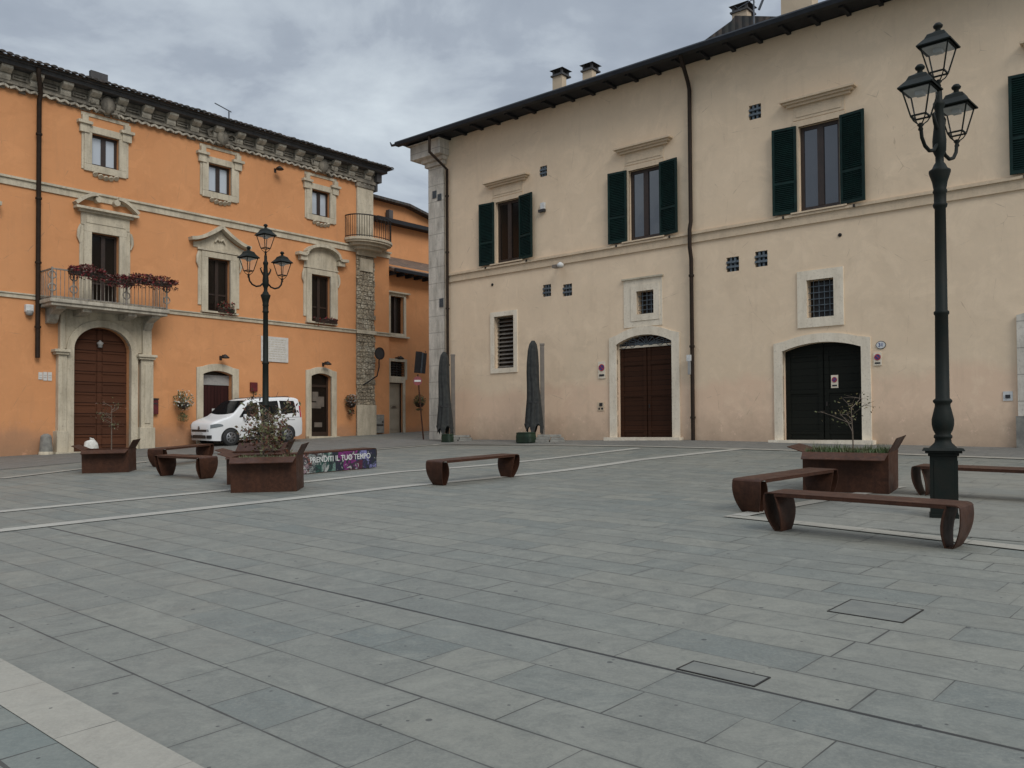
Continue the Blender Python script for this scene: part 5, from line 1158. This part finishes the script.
# ------------------------------------------------------------------ street lamps
def lantern(par, x, y, z, rz):
    mt = Matrix.Translation((x, y, z)) @ Matrix.Rotation(rz, 4, 'Z') @ Matrix.Diagonal((.73, .73, .86, 1))
    def tr(m): m.v = [tuple(mt @ Vector(v)) for v in m.v]; return m
    a, b, h = .125, .235, .42; m = MB()
    for s, t in ((1, 1), (1, -1), (-1, 1), (-1, -1)):
        m.beam((s*a, t*a, .02), (s*b, t*b, h), .022); m.tube([(s*a, t*a, .02), (s*a*.7, t*a*.7, -.05), (s*.03, t*.03, -.10)], .011, 5)
    for k in range(4):
        c, s = [(1, 0), (0, 1), (-1, 0), (0, -1)][k]; c2, s2 = -s, c
        m.beam((c*a+c2*a, s*a+s2*a, .02), (c*a-c2*a, s*a-s2*a, .02), .024); m.beam((c*b+c2*b, s*b+s2*b, h), (c*b-c2*b, s*b-s2*b, h), .028)
        q = [(c*.115+c2*.11, s*.115+s2*.11, .02)]
    m.lathe([(.02, -.20), (.045, -.18), (.03, -.14), (.06, -.11), (.03, -.08)], 10)
    L = tr(m).build('lantern', M['lampm'], par)
    m = MB()
    R2 = math.sqrt(2); pf = [(b+.055, h), (b+.06, h+.02), (b*.78, h+.13), (b*.62, h+.20), (b*.30, h+.235), (.05, h+.25)]
    for (r0, z0), (r1, z1) in zip(pf, pf[1:]):
        for k in range(4):
            t0, t1 = math.pi/4+k*math.pi/2, math.pi/4+(k+1)*math.pi/2
            m.add([(r0*R2*math.cos(t0), r0*R2*math.sin(t0), z0), (r0*R2*math.cos(t1), r0*R2*math.sin(t1), z0), (r1*R2*math.cos(t1), r1*R2*math.sin(t1), z1), (r1*R2*math.cos(t0), r1*R2*math.sin(t0), z1)], [(0, 1, 2, 3)])
    m.lathe([(.05, h+.245), (.045, h+.29), (.075, h+.31), (.085, h+.335), (.05, h+.375), (.02, h+.385)], 12)
    tr(m).build('lantern_cap', M['lampm'], L)
    m = MB().box(-b+.02, b-.02, -b+.02, b-.02, h-.025, h-.005).box(-.07, .07, -.07, .07, h-.09, h-.025); tr(m).build('diffuser', M['diffuser'], L)
    m = MB(); a2, b2 = a-.004, b-.004
    vs = [(s*a2, t*a2, .03) for s, t in ((-1, -1), (1, -1), (1, 1), (-1, 1))]+[(s*b2, t*b2, h-.03) for s, t in ((-1, -1), (1, -1), (1, 1), (-1, 1))]
    m.add(vs, [(0, 1, 5, 4), (1, 2, 6, 5), (2, 3, 7, 6), (3, 0, 4, 7)]); tr(m).build('glass', M['lampglass'], L)
def make_lamp(label):
    e = root('street_lamp', label, 'street lamp')
    w = .160; m = MB().box(-w-.012, w+.012, -w-.012, w+.012, -.1, .05).box(-w, w, -w, w, .05, .82).box(-w-.02, w+.02, -w-.02, w+.02, .80, .835).box(-w-.09, w+.09, -w-.09, w+.09, .865, .90, .02).box(-w-.055, w+.055, -w-.055, w+.055, .835, .865).box(-w+.045, w-.045, -w-.008, -w, .14, .74)
    for s in (-1, 1): m.box(s*w-(0 if s > 0 else .008), s*w+(.008 if s > 0 else 0), -w+.045, w-.045, .14, .74)
    rm_ = Matrix.Rotation(R_(26), 4, 'Z'); m.v = [tuple(rm_ @ Vector(v)) for v in m.v]
    m.build('pedestal', M['lampm'], e, bevel=.008)
    pr_ = [(.20, .90), (.17, .93), (.12, .98), (.12, 1.03), (.14, 1.05), (.14, 1.075), (.115, 1.10), (.15, 1.16), (.168, 1.24), (.168, 1.31), (.14, 1.42), (.118, 1.50), (.118, 1.53), (.145, 1.56), (.145, 1.585), (.108, 1.61),
          (.100, 2.68), (.118, 2.70), (.118, 2.73), (.094, 2.75), (.085, 4.25), (.105, 4.27), (.105, 4.30), (.088, 4.32), (.088, 4.44), (.105, 4.47), (.09, 4.50), (.11, 4.60), (.155, 4.72), (.155, 4.745), (.11, 4.77), (.085, 4.82), (.06, 4.85), (.06, 4.92), (.095, 4.98), (.10, 5.10), (.075, 5.28), (.062, 5.45), (.085, 5.50), (.085, 5.53), (.05, 5.58), (.045, 5.74)]
    pr_ = [(r*(.80 if 1.0 < z < 4.3 else .86), interp([(0, 0), (.9, .9), (1.6, 1.54), (2.7, 2.66), (4.25, 4.05), (4.85, 4.66), (5.5, 5.42), (6, 5.9)], z)) for r, z in pr_]
    MB().lathe(pr_, 20).build('pole', M['lampm'], e)
    for s in (-1, 1):
        P = [(s*.07, 0, 4.88), (s*.16, 0, 4.79), (s*.28, 0, 4.76), (s*.40, 0, 4.80), (s*.48, 0, 4.89), (s*.505, 0, 5.01)]
        m = MB().tube(P, .024, 8); m.tube([(s*.06, 0, 5.1), (s*.12, 0, 5.18), (s*.16, 0, 5.27), (s*.12, 0, 5.3)], [.03, .026, .02, .012], 6); m.build('arm', M['lampm'], e)
        lantern(e, s*.51, 0, 5.14, R_(8))
    lantern(e, 0, 0, 5.83, R_(8))
    return e
l0 = make_lamp('near dark cast-iron street lamp with three lanterns, in front of the cream palazzo')
g = G(944, 517); l0.location = (g.x, g.y, gz(g.x, g.y)); l0.rotation_mode = 'QUATERNION'; l0.rotation_quaternion = (Matrix.Rotation(R_(.3), 4, 'Y') @ Matrix.Rotation(R_(39), 4, 'Z')).to_quaternion()
l1 = copy_tree(l0); l1['label'] = 'far cast-iron street lamp with three lanterns, in front of the orange palazzo'; g = G(265.5, 460.5); l1.location = (g.x, g.y, gz(g.x, g.y)); l1.rotation_mode = 'QUATERNION'; l1.rotation_quaternion = Matrix.Rotation(R_(45), 4, 'Z').to_quaternion()
for l in (l0, l1): l['group'] = 'three-lantern street lamps on the square'

# ------------------------------------------------------------------ closed parasols
def make_parasol(label):
    e = root('parasol', label, 'parasol'); m = MB(); n = 48; rows = []
    H0, H1 = .42, 3.22
    for j in range(26):
        t = j/25; z = H0+(H1-H0)*t; R0 = interp([(0, .32), (.08, .30), (.35, .24), (.5, .22), (.75, .21), (.90, .185), (.96, .14), (1, .06)], t); row = []
        for k in range(n):
            a = 2*math.pi*k/n; f = 1+(.30*abs(math.cos(a*4+.5+.6*mnoise.noise(Vector((z, 0, 0)))))-.12)*(1-t*.5)+.10*mnoise.noise(Vector((math.cos(a)*2.4, math.sin(a)*2.4, z*1.1)))
            zz = z+(.14*math.cos(a*6+.5)-.05*math.cos(a*3) if j == 0 else 0); row.append((R0*f*math.cos(a)*.85+.018*math.sin(z*1.9), R0*f*math.sin(a)*.85, zz))
        rows.append(row)
    vs = [p for r in rows for p in r]; fs = [(j*n+k, j*n+(k+1) % n, (j+1)*n+(k+1) % n, (j+1)*n+k) for j in range(25) for k in range(n)]; m.add(vs, fs, True); m.add(rows[-1], [tuple(range(n))]); cn = m.build('canopy', M['fabric'], e)
    m = MB()
    for k in range(n): a, b = 2*math.pi*k/n, 2*math.pi*(k+1)/n; R0 = .235; m.add([(R0*math.cos(a), R0*math.sin(a), 1.25), (R0*math.cos(b), R0*math.sin(b), 1.25), (R0*math.cos(b), R0*math.sin(b), 1.30), (R0*math.cos(a), R0*math.sin(a), 1.30)], [(0, 1, 2, 3)])
    m.build('tie_strap', M['blackp'], cn)
    m = MB().box(.22, .36, .12, .22, .1, 3.08).box(.21, .37, .11, .23, 3.08, 3.15); m.build('mast', M['mast'], e, bevel=.01)
    MB().tube([(0, 0, .1), (0, 0, .9)], .03, 8).tube([(.28, .17, 1.0), (.1, .05, 1.4)], .02, 6).build('strut', M['mast'], e)
    for (x0, x1, y0, y1, z0, z1) in ((.02, .50, -.4, .1, 0, .09), (.52, 1.02, -.38, .12, 0, .085), (.0, .48, .13, .6, 0, .09), (.5, 1.0, .14, .6, 0, .08), (.06, .54, -.3, .2, .09, .17), (.55, .98, -.28, .25, .085, .16), (.12, .9, -.15, .4, .17, .25)):
        MB().box(x0, x1, y0, y1, z0, z1, .012).build('ballast_slab', M['slab'], e, bevel=.01)
    return e
def place_par(o, px, off=-1.1):
    u = UZ(px, 400, off)[0]; x, y = FC.w(u, off); o.location = (x, y, gz(x, y)); o.rotation_euler = (0, 0, FC.a+R_(38))
p0 = make_parasol('closed grey parasol with its mast, in front of the white corner pier'); p1 = copy_tree(p0); p1['label'] = 'closed grey parasol with its mast, standing against the plain cream wall beside the louvred window'
place_par(p0, 444.5); place_par(p1, 533.5)
p1.scale = (1, 1, 1.03)
for o in (p0, p1): o['group'] = 'closed parasols along the cream palazzo'
def cover(px, w, h, label):
    u = UZ(px, 437, -1.5)[0]; x, y = FC.w(u, -1.5); e = root('covered_pot', label, 'plant pot', (x, y, gz(x, y)), FC.a)
    m = MB(); n = 16; R0 = []
    for z, f in ((0, .92), (.04, 1), (h*.6, 1.0), (h*.92, .93), (h, .8)): R0.append([(w*f*max(-1, min(1, 1.25*math.cos(2*math.pi*k/n)))+.03*mnoise.noise(Vector((k, z*5, px))), w*.7*f*max(-1, min(1, 1.25*math.sin(2*math.pi*k/n))), z) for k in range(n)])
    vs = [p for r in R0 for p in r]; m.add(vs, [(j*n+k, j*n+(k+1) % n, (j+1)*n+(k+1) % n, (j+1)*n+k) for j in range(4) for k in range(n)]+[tuple(4*n+k for k in range(n))], False); m.build('pot', M['greenpot'], e)
    m = MB()
    for k in range(n): a = R0[3][k]; b = R0[3][(k+1) % n]; m.beam((a[0], a[1], a[2]), (b[0], b[1], b[2]), .025)
    m.build('rim', M['greenpot'], e)
cover(526, .30, .36, 'dark green covered tub beside the parasol against the plain wall'); cover(447.5, .20, .32, 'narrow dark green covered tub below the parasol at the white corner pier')

# ------------------------------------------------------------------ the white van
def make_van():
    ux, off = 6.35, -1.12
    c = FL.w(6.2+1.98, -1.08); e = root('parked_van', 'white five-door passenger van parked against the orange palazzo', 'van', (c[0], c[1], gz(*c))); e.rotation_mode = 'QUATERNION'; e.rotation_quaternion = surface_rot(c[0], c[1], FL.a)
    # x forward = -1.98 (nose points to local -x), top profile and half widths
    top = [(-1.98, .62), (-1.95, .78), (-1.86, .88), (-1.6, .97), (-1.3, 1.05), (-1.12, 1.11), (-.72, 1.47), (-.52, 1.61), (-.2, 1.69), (.6, 1.745), (1.2, 1.745), (1.7, 1.72), (1.88, 1.66), (1.93, 1.2), (1.965, .8), (1.98, .5)]
    bot = [(-1.98, .40), (-1.9, .22), (-1.6, .20), (1.7, .22), (1.93, .30), (1.98, .42)]
    def plan(x):                                     # half width at belt height
        return interp([(-1.98, .52), (-1.93, .66), (-1.8, .76), (-1.5, .82), (-1.0, .845), (1.5, .845), (1.8, .81), (1.93, .77), (1.98, .72)], x)
    def hw(x, z):
        w = plan(x); belt = .98
        if z > belt: w -= (z-belt)*.20+max(0, z-1.45)**2*1.1
        if z < .5: w -= (.5-z)*.10
        if .5 <= z <= belt: w += .012*math.sin((z-.5)/(belt-.5)*math.pi)
        return max(w, .1)
    xs = [-1.98, -1.95, -1.9, -1.82, -1.7, -1.55, -1.4, -1.2, -1.0, -.85, -.7, -.55, -.42, -.32, -.15, .0, .3, .6, .9, 1.2, 1.45, 1.6, 1.72, 1.8, 1.86, 1.90, 1.93, 1.965, 1.98]
    K = 12; vs = []
    for x in xs:
        zt, zb = interp(top, x), interp(bot, x); r = min(.07, (zt-zb)*.3); pts = []
        for k in range(K+1): z = zb+(zt-r-zb)*k/K; pts.append((hw(x, z), z))
        w = pts[-1][0]
        for k in range(1, 4): t = math.pi/2*k/3; pts.append((w-r*1.4*(1-math.cos(t)), zt-r+r*math.sin(t)))
        w2 = pts[-1][0]
        for f in (.6, .25, 0): pts.append((w2*f, zt+.012*(1-f*f)))
        row = [(x, -y, z) for y, z in pts]+[(x, y, z) for y, z in reversed(pts[:-1])]; vs += row
    n = len(vs)//len(xs); fs = [(i*n+k, i*n+k+1, (i+1)*n+k+1, (i+1)*n+k) for i in range(len(xs)-1) for k in range(n-1)]+[(i*n, (i+1)*n, (i+1)*n+n-1, i*n+n-1) for i in range(len(xs)-1)]
    fs += [tuple(range(n)), tuple(range((len(xs)-1)*n, len(xs)*n))]
    # open the wheel arches
    arch = [(-1.22, .33), (1.22, .33)]
    body = MB().add(vs, fs, True).build('body', M['paint'], e)
    md = body.modifiers.new('edge', 'EDGE_SPLIT'); md.split_angle = R_(38)
    def patch(name, fn, mat, nu=8, nv=5, both=True, sm=True):
        for s in ((-1, 1) if both else (-1,)):
            m = MB(); g = [[fn(i/nu, j/nv) for i in range(nu+1)] for j in range(nv+1)]; v = [(p[0], s*p[1], p[2]) for r in g for p in r]
            m.add(v, [(j*(nu+1)+i, j*(nu+1)+i+1, (j+1)*(nu+1)+i+1, (j+1)*(nu+1)+i) for j in range(nv) for i in range(nu)], sm)
            m.build(name, mat, body)
    def sidewin(name, b0, b1, t0, t1, zb0, zb1, zt0, zt1):
        def fn(a, b): xb = b0+(b1-b0)*a; xt = t0+(t1-t0)*a; x = xb+(xt-xb)*b; z0 = zb0+(zb1-zb0)*a; z1 = zt0+(zt1-zt0)*a; z = z0+(z1-z0)*b; return (x, hw(x, z)+.006, z)
        patch(name, fn, M['carglass'])
    sidewin('side_window', -.86, -.02, -.46, -.02, 1.03, 1.06, 1.49, 1.57); sidewin('side_window', .05, .88, .05, .88, 1.065, 1.09, 1.575, 1.61); sidewin('side_window', .96, 1.68, .96, 1.62, 1.095, 1.13, 1.61, 1.59)
    def ws(a, b):
        t = a*2-1; x0 = -1.0+.13*t*t*1.1; x = x0+(-.40-x0+.06*t*t)*b; z = interp(top, x if x > -1.0 else -1.0)
        x = -1.13+.60*b+.10*t*t; z = interp(top, x); w = (hw(x, z-.08)-.06); return (x-.012, t*w, z+.022+.008*(1-t*t))
    m = MB(); g = [[ws(i/12, j/8) for i in range(13)] for j in range(9)]; m.add([p for r in g for p in r], [(j*13+i, j*13+i+1, (j+1)*13+i+1, (j+1)*13+i) for j in range(8) for i in range(12)], True); m.build('windscreen', M['carglass'], body)
    m = MB(); g = [[(interp([(1.2, 1.93), (1.60, 1.872)], 1.16+.40*j/5)+.012-.03*(abs(i/4-1))**2, (i/4-1)*.66, 1.16+.40*j/5) for i in range(9)] for j in range(6)]; m.add([p for r in g for p in r], [(j*9+i, j*9+i+1, (j+1)*9+i+1, (j+1)*9+i) for j in range(5) for i in range(8)], True); m.build('rear_window', M['carglass'], body)
    def hl(a, b):
        x = -1.93+.42*a; z = .66+.07*a+(.13+.02*a-.10*a*a*a)*b; return (x, hw(x, z)+.008, z)
    patch('headlight', hl, M['headlamp'])
    def xfront(y, z):                                # x on the nose for a given y
        lo_, hi_ = -1.98, -1.2
        for _ in range(18):
            mm = (lo_+hi_)/2
            if hw(mm, z) < abs(y): lo_ = mm
            else: hi_ = mm
        return hi_ if abs(y) > .52 else -1.98
    def fpatch(name, y0, y1, z0, z1, mat, d=.006):
        m = MB(); g = [[(min(xfront(y0+(y1-y0)*i/10, z0+(z1-z0)*j/3), xfront(y0+(y1-y0)*i/10, .6))-d, y0+(y1-y0)*i/10, z0+(z1-z0)*j/3) for i in range(11)] for j in range(4)]
        m.add([p for r in g for p in r], [(j*11+i, j*11+i+1, (j+1)*11+i+1, (j+1)*11+i) for j in range(3) for i in range(10)], False); return m.build(name, mat, body)
    fpatch('grille', -.60, .60, .54, .62, M['blackp']); fpatch('lower_intake', -.45, .45, .30, .42, M['blackp']); fpatch('number_plate', -.26, .26, .43, .53, M['plate'], .02)
    for s in (-1, 1): fpatch('fog_light_surround', *(sorted((s*.50, s*.70))), .30, .42, M['blackp'])
    MB().lathe([(.001, 0), (.06, 0), (.06, .02), (.001, .02)], 14).build('badge', M['rim'], body); bd = C.objects[-1]; bd.rotation_euler = (0, R_(-90), 0); bd.location = (-1.975, 0, .68)
    def dark(name, x0, x1, z0, z1, d=.004): patch(name, lambda a, b: (x0+(x1-x0)*a, hw(x0+(x1-x0)*a, z0+(z1-z0)*b)+d, z0+(z1-z0)*b), M['blackp'], 6, 2)
    dark('sill_trim', -.78, .80, .22, .30); dark('rub_strip', -.75, .82, .50, .545, .007); dark('door_gap', .0, .012, .3, 1.1); dark('door_gap', .905, .917, .35, 1.1); dark('door_handle', -.18, -.04, .90, .925, .02); dark('door_handle', .12, .26, .92, .945, .02); dark('door_rail', .95, 1.85, .955, .965)
    dark('company_mark', 1.0, 1.12, .74, .84, .005); dark('company_mark', 1.15, 1.55, .86, .875, .005); dark('company_mark', .35, .70, .70, .715, .005)
    patch('tail_light', lambda a, b: (1.83+.08*a, hw(1.83+.08*a, .95+.45*b)+.006, .95+.45*b), M['signred'], 3, 4)
    for s in (-1, 1):
        mi = MB().box(-.72, -.60, s*.86 if s > 0 else -1.02, 1.02 if s > 0 else -.86, .98, 1.14, .015); mi.build('mirror', M['paint'], body, bevel=.02)
    for x in (-1.22, 1.22):
        for s in (-1, 1):
            y = s*.845
            a_ = MB(); nn = 20; Q = [(x+.36*math.cos(math.pi*k/nn), .31+.36*math.sin(math.pi*k/nn)) for k in range(nn+1)]+[(x-.36, .20), (x+.36, .20)]
            yy = s*(.845-.12); a_.add([(q[0], s*(hw(q[0], max(q[1], .3))+.005), q[1]) for q in Q]+[(q[0], yy, q[1]) for q in Q], [tuple(range(len(Q)))]); a_.build('wheel_arch', M['blackp'], body)
            w = root('wheel', None, None); w.parent = e; w.location = (x, s*.765, .31); w.rotation_euler = (R_(90), 0, 0)
            bpy.data.objects.remove(w)
            t_ = MB().lathe([(.19, -.09), (.29, -.095), (.31, -.07), (.31, .07), (.29, .095), (.19, .09)], 28); wl = t_.build('wheel', M['tyre'], e); wl.location = (x, s*.775, .31); wl.rotation_euler = (R_(90), 0, 0)
            r_ = MB().lathe([(.02, -.10), (.05, -.11), (.06, -.10), (.19, -.105), (.20, -.098), (.20, .098), (.19, .105), (.06, .10), (.05, .11), (.02, .10)], 28); r_.build('rim', M['rim'], wl)
            d_ = MB()
            for k in range(7):
                t = 2*math.pi*k/7
                for zz in (-.1075, .0975): d_.prism([(.08*math.cos(t-.18), .08*math.sin(t-.18)), (.165*math.cos(t-.22), .165*math.sin(t-.22)), (.165*math.cos(t+.22), .165*math.sin(t+.22)), (.08*math.cos(t+.18), .08*math.sin(t+.18))], zz, zz+.01, 'z')
            d_.build('rim_opening', M['blackp'], wl)
    MB().tube([(1.5, .3, 1.70), (1.62, .3, 1.95)], .008, 5).build('aerial', M['blackp'], body)
    for s in (-1, 1): MB().tube([(-.2, s*.60, 1.665), (-.1, s*.6, 1.72), (1.4, s*.6, 1.77), (1.5, s*.6, 1.72)], .014, 6).build('roof_rail', M['blackp'], body)
make_van()

# ------------------------------------------------------------------ light and sky
w = bpy.data.worlds.new('World'); scn.world = w; w.use_nodes = True; nt = w.node_tree; bgn = nt.nodes['Background']
SUN_AZ, SUN_EL = R_(150), R_(40)
sky = nt.nodes.new('ShaderNodeTexSky'); sky.sky_type = 'NISHITA'; sky.sun_disc = False; sky.sun_elevation = SUN_EL; sky.sun_rotation = SUN_AZ
n = N(nt); d = n.sep(n.tc.outputs['Generated'])
zz = n.math('ADD', n.math('MAXIMUM', d[2], 0.0), .22)
cv = nt.nodes.new('ShaderNodeCombineXYZ'); n.link(n.math('DIVIDE', d[0], zz), cv.inputs[0]); n.link(n.math('DIVIDE', d[1], zz), cv.inputs[1]); cv.inputs[2].default_value = 12.9
c1 = n.noise(.85, 6, .55, cv.outputs[0], .25); c2 = n.noise(2.4, 7, .6, cv.outputs[0], .3)
cl = n.math('ADD', n.math('MULTIPLY', c1, .68), n.math('MULTIPLY', c2, .32))
CS = 8.6
dark_c, mid_c, lit_c = (.31*CS, .36*CS, .44*CS), (.48*CS, .54*CS, .62*CS), (.76*CS, .84*CS, .90*CS)
cc = n.mix(n.ramp(cl, .38, .51), dark_c, mid_c); cc = n.mix(n.ramp(cl, .49, .60), cc, lit_c)
cc = n.mix(n.ramp(d[2], .45, .95), cc, tuple(v*2.75 for v in mid_c))
fin = n.mix(.93, sky.outputs[0], cc); n.link(fin, bgn.inputs[0]); bgn.inputs[1].default_value = .10
sd = bpy.data.lights.new('sun', 'SUN'); sd.energy = 1.75; sd.angle = R_(28); sd.color = (1, .96, .9); so = bpy.data.objects.new('sun', sd); C.objects.link(so)
dirv = Vector((math.sin(SUN_AZ)*math.cos(SUN_EL), math.cos(SUN_AZ)*math.cos(SUN_EL), math.sin(SUN_EL))); so.rotation_euler = dirv.to_track_quat('Z', 'Y').to_euler(); so.location = dirv*50
scn.view_settings.view_transform = 'Standard'; scn.view_settings.look = 'None'; scn.view_settings.exposure = 0; scn.view_settings.gamma = 1
scn.render.engine = 'CYCLES'
